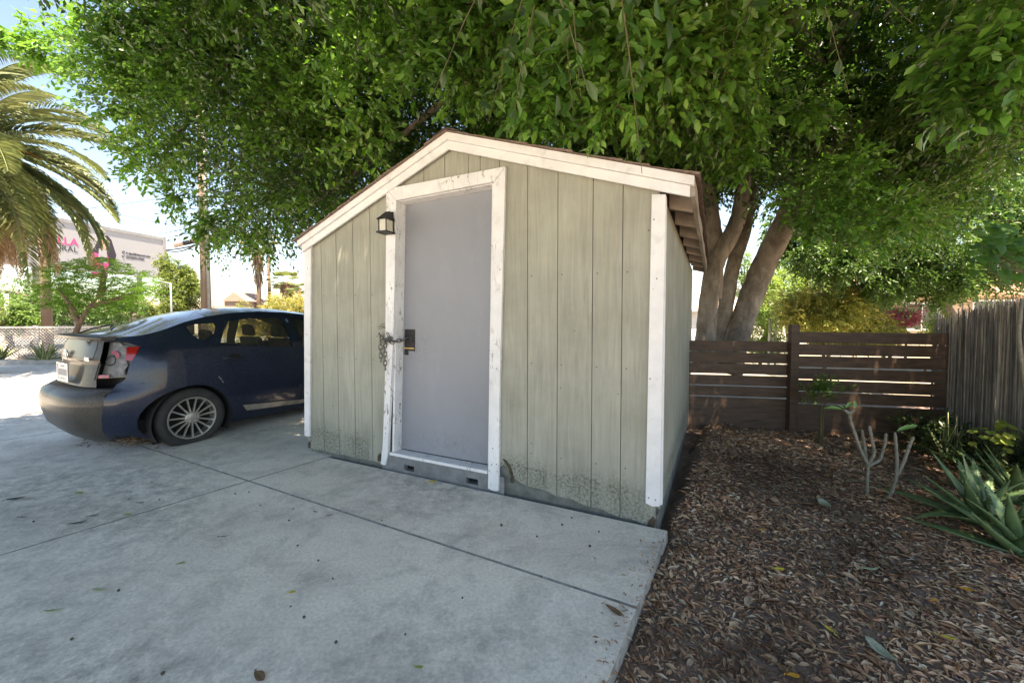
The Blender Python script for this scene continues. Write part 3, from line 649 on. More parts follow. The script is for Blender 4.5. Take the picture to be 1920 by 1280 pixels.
limb(tr, [tl(1552, 170, 5.3), tl(1500, 60, 5.0), tl(1450, -80, 4.6)], [.10, .09, .07])
tr.build('trunk', M_bark, fic, smooth=True)
br = MB()
for pts, r in (([tl(1340, 0, 4.8), tl(1200, -160, 4.2), tl(900, -250, 3.9)], [.08, .06, .03]), ([tl(700, 60, 5.2), tl(520, 120, 5.4), tl(380, 200, 5.6), tl(300, 300, 5.6)], [.05, .04, .03, .015]), ([tl(700, 60, 5.2), tl(480, -30, 5), tl(200, 40, 5.2)], [.05, .035, .015]),
               ([tl(950, 120, 5), tl(820, 200, 4.8), tl(700, 300, 4.9), tl(560, 400, 5.2)], [.05, .04, .03, .015]), ([tl(1440, 300, 6.6), tl(1560, 330, 6.6), tl(1700, 400, 6.5)], [.08, .06, .03]), ([tl(1400, 290, 5.5), tl(1320, 220, 4.9), tl(1230, 180, 4)], [.06, .045, .02])):
    br = MB(); limb(br, [Vector(p) for p in pts], r, 8); br.build('branch', M_bark, fic, smooth=True)

SIL = [(-6000, -9000), (-6000, -700), (-500, -230), (60, -90), (112, 10), (128, 45), (60, 48), (0, 52), (-60, 60), (-60, 88), (20, 92), (90, 108), (135, 118), (112, 138), (150, 178), (185, 232), (222, 268), (240, 300), (295, 345), (335, 372), (345, 402), (360, 438), (410, 455), (455, 478), (530, 468), (580, 452), (700, 480), (1300, 480), (1308, 345),
       (1345, 350), (1395, 345), (1440, 385), (1480, 375), (1510, 430), (1540, 475), (1600, 470), (1690, 455), (1760, 420), (1850, 350), (1960, 300), (2600, 250), (6000, -9000)]
def dmin(px, py):
    pts = np.array([(0, 60, 5.2), (230, 200, 4.8), (420, 440, 5.0), (560, 250, 4.1), (640, 60, 3.6), (760, 150, 3.6), (960, 60, 2.9), (1050, 130, 2.3), (1250, 120, 2.2), (1180, 30, 2.2), (1360, 120, 2.5), (1450, 250, 3.9), (1600, 250, 4.6), (1640, 100, 4.6), (1740, 90, 3.4), (1860, 60, 3.6), (1900, 220, 3.6), (1700, 330, 4.2), (1500, 420, 3.7), (1380, 350, 3.6), (1800, 330, 4.2), (900, 230, 4.8), (1250, 290, 4.6), (1120, 260, 4.2), (700, 330, 4.6)], float)
    d2 = (px[:, None] - pts[None, :, 0]) ** 2 + (py[:, None] - pts[None, :, 1]) ** 2; wt = 1 / (d2 + 900) ** 1.6
    return (wt * pts[None, :, 2]).sum(1) / wt.sum(1)
def crown_ok(P, rad):
    px, py, y = proj(P); dist = y
    vis = (y > .3)
    ok = inpoly(px, py, SIL) | (y < .3)
    # keep whole clump inside the outline
    rp = 744 * rad / np.maximum(y, .3) * .75
    for dx, dy in ((1, 0), (-1, 0), (0, 1), (0, -.5)): ok &= inpoly(px + dx * rp, py + dy * rp, SIL) | (y < .3)
    dm = dmin(np.clip(px, 0, 1920), np.clip(py, 0, 480))
    infr = (py > -120) & (y > .3)
    ok &= np.where(infr, dist > dm, True)
    ok &= (P[:, 2] > 1.7)
    u, v = shed_uv(P[:, 0], P[:, 1])
    over = (u > -3.4) & (u < .5) & (v > -.5) & (v < 3.6)
    rz = np.where(u > RID_U, RID_Z - .33 * (u - RID_U), RID_Z + .40 * (u - RID_U))
    ok &= ~(over & (P[:, 2] < rz + .28 + rad * .8))
    # crown envelope in the world
    e = ((P[:, 0] - .8) / 7.6) ** 2 + ((P[:, 1] - 3.2) / 5.4) ** 2 + ((P[:, 2] - 2.0) / 6.3) ** 2
    ok &= e < 1
    ok &= ~((P[:, 1] < 1.2) & (P[:, 2] < 3.5)) & ~((P[:, 1] < .3) & (P[:, 2] < 3.5 + (.3 - P[:, 1]) * .35))
    return ok
def blobs(n, rad, box):
    out = []
    tot = 0
    while tot < n:
        P = rng.uniform([box[0], box[2], box[4]], [box[1], box[3], box[5]], (4000, 3)); P = P[crown_ok(P, rad)]; out.append(P); tot += len(P)
    return np.concatenate(out)[:n]
BX = (-7.2, 7.5, -.9, 8.5, 1.7, 7.4)
B1 = np.concatenate([blobs(680, .50, BX), blobs(100, .50, (-4.5, 5, -.7, 3.5, 3.4, 6)), blobs(230, .45, (-6.9, -1, 3.9, 7.5, 1.9, 6.5)), blobs(120, .5, (-1, 6, 4.5, 8.3, 2, 7)), blobs(220, .5, (1.8, 6.5, 4.8, 8.5, 3, 7.4))])
def hid(P): px, py, y = proj(P); return P[(y < .3) | (py < -150 - 744 * 1.0 / np.maximum(y, .3)) | (px < -200 - 744 * 1.0 / np.maximum(y, .3))]
B3 = np.concatenate([blobs(420, .50, (-6.8, 3.0, -.9, 2.2, 3.5, 5.2)), blobs(90, .50, (-6.8, -1.5, .0, 2.5, 3.3, 5.6)), blobs(90, .50, (.8, 5.0, -.7, 2.8, 3.4, 5.2))]); B3 = np.concatenate([hid(B3), hid(blobs(150, .5, (-6.4, -2.5, 1.0, 3.6, 4.4, 6.4))), hid(blobs(150, .5, (-2.6, 1.8, .6, 2.4, 3.9, 5.4)))])  # unseen foliage added above the frame to shade slab, car and door
# a visible front layer: clumps right at the allowed nearest depth
def front(n):
    px = rng.uniform(-60, 1990, n); py = rng.uniform(-60, 480, n); k = inpoly(px, py, SIL); px = px[k]; py = py[k]; k = (np.sin(px / 75 + 1.3 * np.sin(py / 60)) * np.cos(py / 68 + px / 190) > .12) & ~((px > 1440) & (px < 1780) & (py < 330)); px = px[k]; py = py[k]
    Y = dmin(px, py) * 1.02 + rng.exponential(.45, len(px)) + .1
    P = np.array([at(a, b, c) for a, b, c in zip(px, py, Y)]); return P
Fp = front(1700); Fp = Fp[crown_ok(Fp, .20)]
def clump(C, rad, ns, nleaf, ll, tpl, out=.75, tlen=(.8, 1.3), thick=None, down=.35):
    n = len(C); dr = rdir(n * ns); c = np.repeat(C, ns, 0); rr = np.broadcast_to(np.asarray(rad, float), (n,)).repeat(ns)
    P = c + dr * rr[:, None] * rng.uniform(.1, .75, (len(dr), 1)); D = dr * out + np.array([0, -.15, -down]) + rng.normal(0, .25, dr.shape)
    L = rr * rng.uniform(tlen[0], tlen[1], len(dr)); return P, D, L
P1, D1, L1 = clump(B1, .52, 22, 14, .075, None)
nearm = (np.linalg.norm(P1 - np.array([0, 0, CAMH]), axis=1) < 3.6)
g1 = join([sprigs(P1[nearm], D1[nearm], L1[nearm] * .8, 14, .075, .036, LEAF_A, .2), sprigs(P1[~nearm], D1[~nearm], L1[~nearm] * .85, 15, .080, .038, LEAF_B, .22)])
P2, D2, L2 = clump(Fp, .27, 15, 12, .075, None, down=.22)
B5 = blobs(240, .55, (1.2, 6.8, 5.6, 8.4, 2.8, 7.8)); P5, D5, L5 = clump(B5, .6, 24, 12, .1, None); g5 = sprigs(P5, D5, L5 * .9, 13, .115, .055, LEAF_B, .22)
P3, D3, L3 = clump(B3, .55, 22, 12, .075, None); g_cover = sprigs(P3, D3, L3 * .9, 14, .115, .055, LEAF_B, .22)
NEAR = [(1040, 130, 2.5, .26), (1150, 190, 2.45, .24), (1120, 90, 2.45, .30), (1240, 120, 2.5, .28), (1330, 90, 2.6, .28), (1180, 30, 2.55, .32), (1420, 50, 2.7, .26), (1300, 20, 2.6, .3), (1010, 190, 2.6, .14), (1030, 215, 2.65, .09), (1130, 205, 2.8, .11), (1350, 150, 2.7, .2),
        (820, 90, 3.1, .3), (870, 140, 3.1, .24), (770, 120, 3.2, .24), (930, 40, 2.9, .3), (850, 20, 3.0, .3), (680, 160, 3.5, .32), (690, 250, 3.6, .28), (640, 80, 3.6, .34), (720, 40, 3.4, .3), (1845, 55, 2.0, .2), (1870, 130, 2.0, .15), (1815, 150, 2.05, .12), (1800, 190, 2.1, .08), (1900, 30, 1.95, .2),
        (1390, 230, 3.3, .16), (1385, 300, 3.5, .14), (1600, 300, 3.8, .16), (1500, 210, 3.4, .13), (1600, 420, 4.0, .2), (1680, 400, 4.0, .2), (1520, 400, 4.0, .2), (560, 250, 4.2, .4), (480, 330, 4.7, .45), (540, 120, 4.2, .4), (420, 180, 4.8, .45), (590, 380, 4.6, .35), (460, 420, 5.0, .3), (1250, 240, 3.9, .16), (1180, 200, 3.6, .18), (300, 250, 5.1, .4), (250, 120, 5.2, .4), (150, 70, 5.3, .36), (95, 78, 5.3, .26), (50, 76, 5.3, .22), (12, 70, 5.3, .16), (75, 95, 5.3, .16), (170, 120, 5.3, .36), (200, 200, 5.2, .3), (270, 300, 5.2, .28), (330, 360, 5.1, .25), (400, 430, 5.1, .2)]
Fn = np.array([at(a, b, c) for a, b, c, d in NEAR]); Rn = np.array([d for a, b, c, d in NEAR])
P4, D4, L4 = clump(Fn, Rn * 1.15, 30, 12, .08, None, out=1.0, tlen=(.5, .95), down=.3); g4 = sprigs(P4, D4, np.maximum(L4, .16), 11, .082, .042, LEAF_A, .12)
g2 = sprigs(P2, D2, L2 * 1.0, 12, .078, .038, LEAF_A, .18)
V, F = join([g1, g_cover, g5]); npmesh('crown', V - np.array(OF), F, M_fic, fic)
V, F = join([g2, g4]); npmesh('outer_foliage', V - np.array(OF), F, M_fic_lit, fic)
V, F = join([twiggeo(P4, D4, np.maximum(L4, .16), .0035, .12), twiggeo(P2, D2, L2, .0035, .18), twiggeo(P1[::2], D1[::2], (L1 * .85)[::2], .0045, .22)])
npmesh('twigs', V - np.array(OF), F, M_twig, fic)
print('FICUS leaves', len(P1) * 15 + len(P2) * 13, len(Fp))

# ------------------------------------------------------------------ generic background trees
def simple_tree(name, label, base, height, blobs_, leafm, barkm, ll=.12, ns=26, nl=10, stems=1, group=None, cat='tree', trunk_r=.12, spread=.85, droop=.35, asp=.45):
    """blobs_ : list of (centre xyz world, radius)"""
    t = empty(name, base, 0, label, cat, group); O = np.array(base)
    mb = MB()
    cen = np.mean([np.array(b[0]) for b in blobs_], 0)
    for s_ in range(stems):
        off = Vector((rnd.uniform(-.15, .15) * (stems > 1), rnd.uniform(-.1, .1), 0))
        mid = Vector(cen - O) * .5 + Vector((rnd.uniform(-.2, .2), 0, 0)) + off
        limb(mb, [off, off * 1.5 + Vector((0, 0, .3 * height * .4)), mid, Vector(cen - O)], [trunk_r, trunk_r * .8, trunk_r * .6, trunk_r * .3], 8, 4)
    for b in blobs_[:10]: limb(mb, [Vector(cen - O) * .6, Vector((np.array(b[0]) + cen) / 2 - O) * 1., Vector(np.array(b[0]) - O)], [trunk_r * .4, trunk_r * .25, trunk_r * .1], 5, 3)
    mb.build('trunk', barkm, t, smooth=True)
    C = np.array([b[0] for b in blobs_]); rad = np.array([b[1] for b in blobs_])
    P, D, L = clump(C, rad, ns, nl, ll, None, out=1.0, down=droop)
    V, F = sprigs(P, D, L * .7, nl, ll, ll * asp, LEAF_B, .3, spread)
    npmesh('crown', V - O, F, leafm, t); return t
def blobset(c, ext, n, r):
    out = []
    for _ in range(n):
        d = rdir(1)[0]; k = rng.uniform(.35, 1) ** .5; out.append((np.array(c) + d * np.array(ext) * k, r * rng.uniform(.7, 1.2)))
    return out
M_brown = m_bark('brown_bark', (.07, .05, .035), (.14, .10, .075), (.22, .17, .13))
M_lf_dark = leafmat('dark_tree_leaf', [(0, (.02, .05, .015)), (.5, (.05, .11, .028)), (1, (.12, .20, .05))], (.20, .38, .06), .35)
M_lf_mid = leafmat('mid_green_leaf', [(0, (.035, .075, .02)), (.5, (.08, .16, .035)), (1, (.17, .27, .06))], (.3, .5, .07), .4)
M_lf_yel = leafmat('yellow_green_leaf', [(0, (.10, .14, .03)), (.45, (.24, .27, .06)), (.8, (.42, .34, .09)), (1, (.48, .26, .08))], (.5, .5, .1), .4)
M_lf_lime = leafmat('lime_leaf', [(0, (.08, .15, .03)), (.5, (.17, .28, .05)), (1, (.30, .40, .08))], (.45, .6, .08), .42)
M_lf_red = leafmat('bougainvillea_bract', [(0, (.20, .05, .06)), (.5, (.45, .10, .13)), (1, (.60, .25, .25))], (.6, .15, .15), .4)
def ABL(px, py, Y, ext, n, r): return blobset(at(px, py, Y), ext, n, r)
# beyond the slat fence
simple_tree('background_tree', 'dense dark green tree beyond the slat fence, spreading from behind the reed screen', tuple(onz(1830, 690, -.2) * [1.15, 1.15, 0] + [0, 0, -.2]), 5,
            ABL(1790, 430, 9.2, (2.8, 1.2, 1.2), 70, .6) + ABL(1620, 480, 9.2, (1.7, .8, .5), 30, .42) + ABL(1900, 300, 9.5, (1.5, 1, 1.5), 16, .6) + ABL(1720, 530, 9.0, (1.4, .6, .35), 24, .3) + ABL(1500, 440, 9.5, (.9, .6, .6), 16, .4), M_lf_dark, M_brown, .10, 55, 12, trunk_r=.2)
simple_tree('background_tree', 'yellow-orange leaved tree just above the fence boards, right of the fence post', (*at(1545, 700, 9.5)[:2], -.2), 3,
            ABL(1550, 580, 9.6, (1.1, .6, .7), 34, .32) + ABL(1600, 625, 9.8, (1.2, .5, .4), 22, .26), M_lf_yel, M_brown, .085, 50, 10, trunk_r=.05, stems=2)
simple_tree('background_tree', 'pale green bushy tree above the fence between the yellow tree and the red flowers', (*at(1660, 700, 11.5)[:2], -.2), 3,
            ABL(1655, 600, 11.5, (1.1, .6, .7), 26, .32), M_lf_mid, M_brown, .06, 50, 10, trunk_r=.05, stems=2)
simple_tree('background_tree', 'bright lime green shrub seen in the gap just right of the thick tree trunk', (*at(1425, 700, 11)[:2], -.2), 3,
            ABL(1425, 615, 11.0, (.5, .4, .7), 18, .28) + ABL(1460, 540, 12, (.6, .5, .6), 16, .35), M_lf_lime, M_brown, .07, 45, 10, trunk_r=.05)
simple_tree('background_tree', 'mid green tree behind the yellow tree, under the dark overhanging foliage', (*at(1480, 700, 15)[:2], -.2), 4,
            ABL(1500, 550, 15.0, (1.7, .8, 1.5), 40, .5), M_lf_mid, M_brown, .10, 45, 10, trunk_r=.12)
simple_tree('distant_tree', 'small grey-green tree seen through the fork of the big trunk', (*at(1395, 620, 24)[:2], -.2), 4,
            ABL(1395, 520, 24.0, (1.0, .8, 1.5), 14, .55), M_lf_mid, M_brown, .14, 30, 8, trunk_r=.12)
simple_tree('flowering_shrub', 'red flowering bougainvillea above the right end of the slat fence', (*at(1700, 700, 10.5)[:2], -.2), 3,
            ABL(1705, 592, 10.5, (.50, .3, .26), 9, .2), M_lf_red, M_brown, .06, 45, 9, trunk_r=.04, cat='shrub')
simple_tree('low_shrub', 'yellow-green shrub behind the right end of the slat fence beside the red flowers', (*at(1740, 700, 9.4)[:2], -.2), 2,
            ABL(1745, 612, 9.4, (.45, .3, .22), 8, .2), M_lf_lime, M_brown, .05, 45, 9, trunk_r=.03, cat='shrub')

# neighbouring house seen under the foliage on the right
M_stucco = simple('tan_stucco', (.52, .38, .27), .9, var=.15, scale=8, bs=.3)
M_wwall = simple('white_stucco', (.68, .63, .58), .9, var=.12, scale=5, bs=.3)
M_tile = simple('terracotta_roof_tile', (.38, .20, .13), .85, var=.35, scale=12, bs=.6, stretch=(1, 6, 1))
M_glassd = simple('dark_window_glass', (.03, .035, .04), .08, var=.2, bs=0, spec=.8)
def house(name, label, p, rz, sx, sy, wh, rh, wallm, roofm, wins, over=.35, cat='house'):
    t = empty(name, p, rz, label, cat)
    MB().box((0, 0, 0), (sx, sy, wh)).build('wall', wallm, t)
    rm = MB(); o = over
    rm.add([(-o, -o, wh - .02), (sx + o, -o, wh - .02), (sx + o, sy + o, wh - .02), (-o, sy + o, wh - .02), (o, sy / 2, wh + rh), (sx - o, sy / 2, wh + rh),
            (-o, -o, wh - .14), (sx + o, -o, wh - .14), (sx + o, sy + o, wh - .14), (-o, sy + o, wh - .14)],
           [(0, 1, 5, 4), (1, 2, 5), (2, 3, 4, 5), (3, 0, 4), (6, 7, 1, 0), (7, 8, 2, 1), (8, 9, 3, 2), (9, 6, 0, 3), (9, 8, 7, 6)])
    rm.build('roof', roofm, t)
    for (x0, x1, z0, z1) in wins:
        f = MB()
        for a, b in (((x0 - .07, z0 - .07), (x1 + .07, z0)), ((x0 - .07, z1), (x1 + .07, z1 + .07)), ((x0 - .07, z0), (x0, z1)), ((x1, z0), (x1 + .07, z1)), (((x0 + x1) / 2 - .02, z0), ((x0 + x1) / 2 + .02, z1))):
            f.box((a[0], -.06, a[1]), (b[0], -.003, b[1]))
        w_ = f.build('window', M_white, t); MB().box((x0, -.03, z0), (x1, -.004, z1)).build('pane', M_glassd, w_)
    return t
house('house', 'tan stucco house with tiled roof, half hidden by leaves above the fence', (*at(1640, 640, 15)[:2], -.2), R(-8), 9, 6, 2.2, 1.1, M_stucco, M_tile, [(1.0, 2.0, .9, 1.8), (3.2, 4.4, .9, 1.9)])
house('house', 'pale stucco house with pinkish roof seen between the forks of the trunk', (*at(1290, 640, 22)[:2], -.2), R(6), 5.2, 5, 1.7, 1.3, M_wwall, simple('pink_roof', (.52, .42, .36), .9), [(2.8, 3.8, .7, 1.5)])
wp = MB(); pw0 = at(1330, 640, 17); pw1 = at(1680, 640, 17)
gw = MB().beam((pw0[0], pw0[1], .25), (pw1[0], pw1[1], .25), .15, .9).build('garden_wall', M_wwall); tag(gw, 'low pale wall far behind the slat fence, glimpsed through its gaps', 'wall')
for px, py0, lab in ((1441, 590, 'slim grey post right of the tree trunk, the left one of two behind the fence'), (1453, 592, 'slim grey post right of the tree trunk, the right one of two behind the fence')):
    p = at(px, 690, 10.6); t = MB().tube([(p[0], p[1], -.2), (p[0], p[1], 1.12)], .03, 8).tube([(p[0], p[1], 1.12), (p[0], p[1], 1.15)], .042, 8).build('post', simple('grey_post', (.42, .42, .40), .6)); tag(t, lab, 'post')

# ------------------------------------------------------------------ slat fence
M_fence = simple('dark_brown_fence_stain', (.088, .052, .033), .62, var=.45, scale=5, bs=.5, stretch=(.35, 6, 6), bd=.006)
FP = np.array([3.28, 4.62]); FR = np.array([4.82, 4.32]); FL = np.array([2.19, 4.81])
fen = empty('slat_fence', (FP[0], FP[1], -.15), 0, 'dark brown horizontal slat fence with a square post, between the shed and the reed screen', 'fence')
def fpt(a, s_):   # a in metres along from post
    d = nz(FR - FP) if s_ > 0 else nz(FL - FP); return d * a
for i in range(9):
    z1 = 1.228 - .141 * i - rnd.uniform(0, .006); z0 = z1 - (.127 if i < 6 else .138)
    if z0 < -.01: z0 = 0.0
    a = fpt(.03, 1); b = fpt(1.75, 1); dz = rnd.uniform(-.006, .004)
    MB().beam((a[0], a[1] + .03, (z0 + z1) / 2), (b[0], b[1] + .03, (z0 + z1) / 2 + dz), .02, z1 - z0).build('slat', M_fence, fen, bevel=.002)
for i in range(8):
    z1 = 1.108 - .136 * i - rnd.uniform(0, .006); z0 = z1 - (.120 if i < 5 else .133)
    a = fpt(.03, -1); b = fpt(2.4, -1); dz = rnd.uniform(-.006, .006)
    MB().beam((a[0], a[1] + .035, (z0 + z1) / 2), (b[0], b[1] + .035, (z0 + z1) / 2 + dz), .02, max(z1 - z0, .05)).build('slat', M_fence, fen, bevel=.002)
MB().box((-.05, -.045, 0), (.045, .02, 1.31)).build('post', M_fence, fen, bevel=.004)
# ------------------------------------------------------------------ reed screen
def m_reed():
    m, nt, b = new('weathered_grey_reed', .85, spec=.2); g = nt.nodes.new('ShaderNodeNewGeometry')
    r = ramp(nt, [(0, (.11, .10, .092)), (.5, (.25, .23, .215)), (.85, (.38, .355, .33)), (1, (.48, .42, .34))]); nt.links.new(g.outputs['Random Per Island'], r.inputs[0])
    n = noise(nt, 18, 5, .6, mapped(nt, (1, 1, .3))); k = ramp(nt, [(.3, .6), (.7, 1.2)]); nt.links.new(n.outputs[0], k.inputs[0])
    nt.links.new(mix(nt, 1, r.outputs[0], k.outputs[0], 'MULTIPLY'), b.inputs['Base Color']); return m
M_reed = m_reed()
rs = empty('reed_screen', (4.80, 4.28, -.15), 0, 'weathered grey reed screen with ragged top at the right edge of the picture', 'fence')
rm = MB(); dd = Vector((-.36, -.933, 0)).normalized(); nn = Vector((dd.y, -dd.x, 0))
for layer in range(3):
    a = -.35
    while a < 2.0:
        a += rnd.uniform(.006, .0125); top = 1.44 + .13 * min(max(a, 0), 1.2) + rnd.gauss(0, .035) - (rnd.random() < .25) * rnd.uniform(0, .16) - (.0 if a > .12 else .16 * (1 - max(a, 0) / .12) * rnd.random())
        p = dd * a + nn * (layer * .012 + rnd.uniform(-.004, .004)); lean = dd * rnd.gauss(-.0, .018) + nn * rnd.gauss(0, .008)
        mid = p + lean * .5 + dd * rnd.gauss(0, .006)
        rm.tube([p, mid + Vector((0, 0, top * .5)), p + lean + Vector((0, 0, top))], [.0045, .0042, .003], 5)
rm.build('reeds', M_reed, rs)
wr = MB()
for z in (.25, .65, 1.05, 1.35): wr.tube([dd * -.3 + nn * -.012 + Vector((0, 0, z)), dd * .8 + nn * -.014 + Vector((0, 0, z + .01)), dd * 1.95 + nn * -.012 + Vector((0, 0, z))], .0012, 4)
wr.build('tie_wire', M_base, rs)
# ------------------------------------------------------------------ plants of the bed
M_aloe = leafmat('aloe_leaf', [(0, (.075, .125, .085)), (.5, (.12, .185, .115)), (1, (.19, .25, .14))], (.2, .35, .1), .06, .38)
def m_plain(name, a, b_, rough=.45, scale=5):
    m, nt, b = new(name, rough); n = noise(nt, scale, 5, .6, mapped(nt)); r = ramp(nt, [(.35, a), (.65, b_)]); nt.links.new(n.outputs[0], r.inputs[0]); nt.links.new(r.outputs[0], b.inputs['Base Color']); return m
M_aloe = m_plain('aloe_leaf', (.06, .125, .05), (.14, .22, .09), .42, 7); M_aloed = m_plain('dry_aloe_leaf', (.16, .10, .05), (.30, .20, .11), .8); M_aloey = m_plain('aloe_tip', (.16, .17, .07), (.22, .20, .10), .5)
def blade_path(base, az, el, L, curl, n=14):
    pts = []; p = Vector(base); e = el
    for i in range(n + 1):
        pts.append(p.copy()); d = Vector((math.cos(az) * math.cos(e), math.sin(az) * math.cos(e), math.sin(e))); p = p + d * (L / n); e += curl / n
    return pts
def aloe_leaf(mb, base, az, el, L, w, curl, teeth=True):
    pts = blade_path(base, az, el, L, curl); n = len(pts); sd = Vector((-math.sin(az), math.cos(az), 0)); k = len(mb.v); ring = []
    for i, p in enumerate(pts):
        t = i / (n - 1); d = (pts[min(i + 1, n - 1)] - pts[max(i - 1, 0)]).normalized(); up = sd.cross(d) * -1
        if up.z < 0 and el < 1.4: up = -up if abs(up.z) > .3 else up
        ww = w * (1 - t ** 1.6) * (1 + .25 * math.sin(t * 3)) * .5 + .001; th = w * .30 * (1 - t) + .002
        vs = [p - sd * ww + up * th * .55, p - sd * ww * .45 + up * th * .1, p + up * -.0, p + sd * ww * .45 + up * th * .1, p + sd * ww + up * th * .55, p + sd * ww * .6 - up * th * .5, p - up * th * .9, p - sd * ww * .6 - up * th * .5]
        mb.v += [tuple(v) for v in vs]
    for i in range(n - 1):
        for j in range(8): mb.f.append((k + i * 8 + j, k + i * 8 + (j + 1) % 8, k + (i + 1) * 8 + (j + 1) % 8, k + (i + 1) * 8 + j)); mb.m.append(0)
    mb.f.append(tuple(k + (n - 1) * 8 + j for j in range(8))); mb.m.append(0)
    if teeth:
        m = int(L / .022)
        for i in range(1, m - 1):
            t = i / m; a = t * (n - 1); ii = int(a); fr = a - ii
            for j, s_ in ((0, -1), (4, 1)):
                e0 = Vector(mb.v[k + ii * 8 + j]).lerp(Vector(mb.v[k + (ii + 1) * 8 + j]), fr); d = (pts[ii + 1] - pts[ii]).normalized()
                b0 = e0 - d * .004; b1 = e0 + d * .004; tip = e0 + sd * s_ * .007 + d * .004
                mb.add([b0 - sd * s_ * .002, b1 - sd * s_ * .002, tip], [(0, 1, 2)], 1)
def aloe(loc, n, L, w, label, seed, rr=.0):
    r0 = random.Random(seed); t = empty('aloe', loc, 0, label, 'succulent', 'aloes by the reed screen')
    for i in range(4):
        mb = MB(); aloe_leaf(mb, (0, 0, .03), r0.uniform(0, 6.28), R(r0.uniform(2, 12)), L * r0.uniform(.5, .8), w * .6, r0.uniform(-.9, -.3)); mb.build('dry_leaf', [M_aloed, M_aloed], t, smooth=True)
    for i in range(n):
        az = i * 2.4 + r0.uniform(-.3, .3); k = i / n; el = R(12 + 62 * k) + r0.uniform(-.1, .1); mb = MB()
        aloe_leaf(mb, (math.cos(az) * .03 * (1 - k), math.sin(az) * .03 * (1 - k), .03 + .09 * k), az, el, L * (1 - .35 * k) * r0.uniform(.8, 1.1), w * (1 - .3 * k), r0.uniform(-.9, .35) * (1 - .5 * k))
        mb.build('leaf', [M_aloe, M_aloey], t, smooth=True)
    return t
aloe((*onz(1835, 985, -.13)[:2], -.15), 20, .52, .10, 'large spiky grey-green aloe at the right edge of the mulch bed, the nearest one', 1)
aloe((*onz(1905, 945, -.13)[:2], -.15), 16, .52, .09, 'spiky aloe cut by the right edge of the picture, behind the nearest aloe', 2)
aloe((*onz(1905, 1040, -.13)[:2], -.15), 14, .46, .09, 'low aloe with drooping leaves at the right edge, in front of the others', 3)
aloe((*onz(1840, 890, -.15)[:2], -.16), 14, .38, .05, 'smaller aloe further back below the striped leaves', 4)
# two long arching leaves leaning out over the mulch
# snake plants with pale edges
M_sn = m_plain('striped_leaf_green', (.05, .09, .045), (.10, .14, .07), .4, 30); M_sny = m_plain('pale_leaf_edge', (.45, .45, .22), (.55, .54, .30), .45)
def snake(loc, n, L, label, seed):
    r0 = random.Random(seed); t = empty('snake_plant', loc, 0, label, 'plant', 'striped plants by the fence')
    for i in range(n):
        az = r0.uniform(0, 6.28); pts = blade_path((r0.uniform(-.1, .1), r0.uniform(-.07, .07), 0), az, R(r0.uniform(62, 86)), L * r0.uniform(.7, 1.1), r0.uniform(-.3, .2), 8); tw = r0.uniform(0, 6.28); mb = MB()
        sd = Vector((math.cos(tw), math.sin(tw), 0)); n_ = len(pts); k = 0
        for ii, p in enumerate(pts):
            tt = ii / (n_ - 1); w_ = .026 * (1 - tt ** 2.2) * (.7 + .8 * tt * (1 - tt) * 2) + .0008; nrm = Vector((-sd.y, sd.x, 0)) * .006
            mb.v += [tuple(p - sd * w_), tuple(p - sd * w_ * .72 + nrm * .4), tuple(p + nrm), tuple(p + sd * w_ * .72 + nrm * .4), tuple(p + sd * w_)]
        for ii in range(n_ - 1):
            for j in range(4): mb.f.append((ii * 5 + j, ii * 5 + j + 1, (ii + 1) * 5 + j + 1, (ii + 1) * 5 + j)); mb.m.append(1 if j in (0, 3) else 0)
        mb.build('leaf', [M_sn, M_sny], t, smooth=True, solid=.003)
snake((4.30, 3.80, -.2), 10, .50, 'cluster of upright striped leaves with cream edges beside the fence end', 5)
snake((4.62, 3.72, -.2), 6, .42, 'smaller striped plant close to the foot of the reed screen', 6)
# round-leaved yellow-green plant
M_ger = leafmat('geranium_leaf', [(0, (.13, .22, .04)), (.5, (.25, .34, .06)), (1, (.42, .40, .09))], (.5, .6, .1), .3)
def disc_leaf(mb, c, nrm, r, n=11):
    c = Vector(c); nrm = Vector(nrm).normalized(); a = nrm.orthogonal().normalized(); b = nrm.cross(a); vs = [c]
    for i in range(n): t = 6.283 * i / n; k = r * (1 + .13 * math.sin(t * 5)) * (.55 if i == 0 else 1); vs.append(c + (a * math.cos(t) + b * math.sin(t)) * k + nrm * .15 * r)
    mb.add(vs, [(0, i + 1, (i + 1) % n + 1) for i in range(n)])
gp = at(1880, 800, 3.35); ge = empty('geranium', (gp[0], gp[1], -.18), 0, 'small plant with round yellow-green leaves below the reed screen', 'plant')
mb = MB(); ms = MB()
for i in range(46):
    a = rnd.uniform(0, 6.28); r_ = rnd.uniform(0, .19) ; c = (math.cos(a) * r_ * 1.2, math.sin(a) * r_ * .8, .50 - r_ * .5 + rnd.uniform(-.07, .05)); disc_leaf(mb, c, (math.cos(a) * .5, math.sin(a) * .5 - .3, 1), rnd.uniform(.022, .042)); ms.tube([(0, 0, .0), (c[0] * .5, c[1] * .5, c[2] * .6), c], .002, 4)
mb.build('leaves', M_ger, ge); ms.build('stems', M_twig, ge)
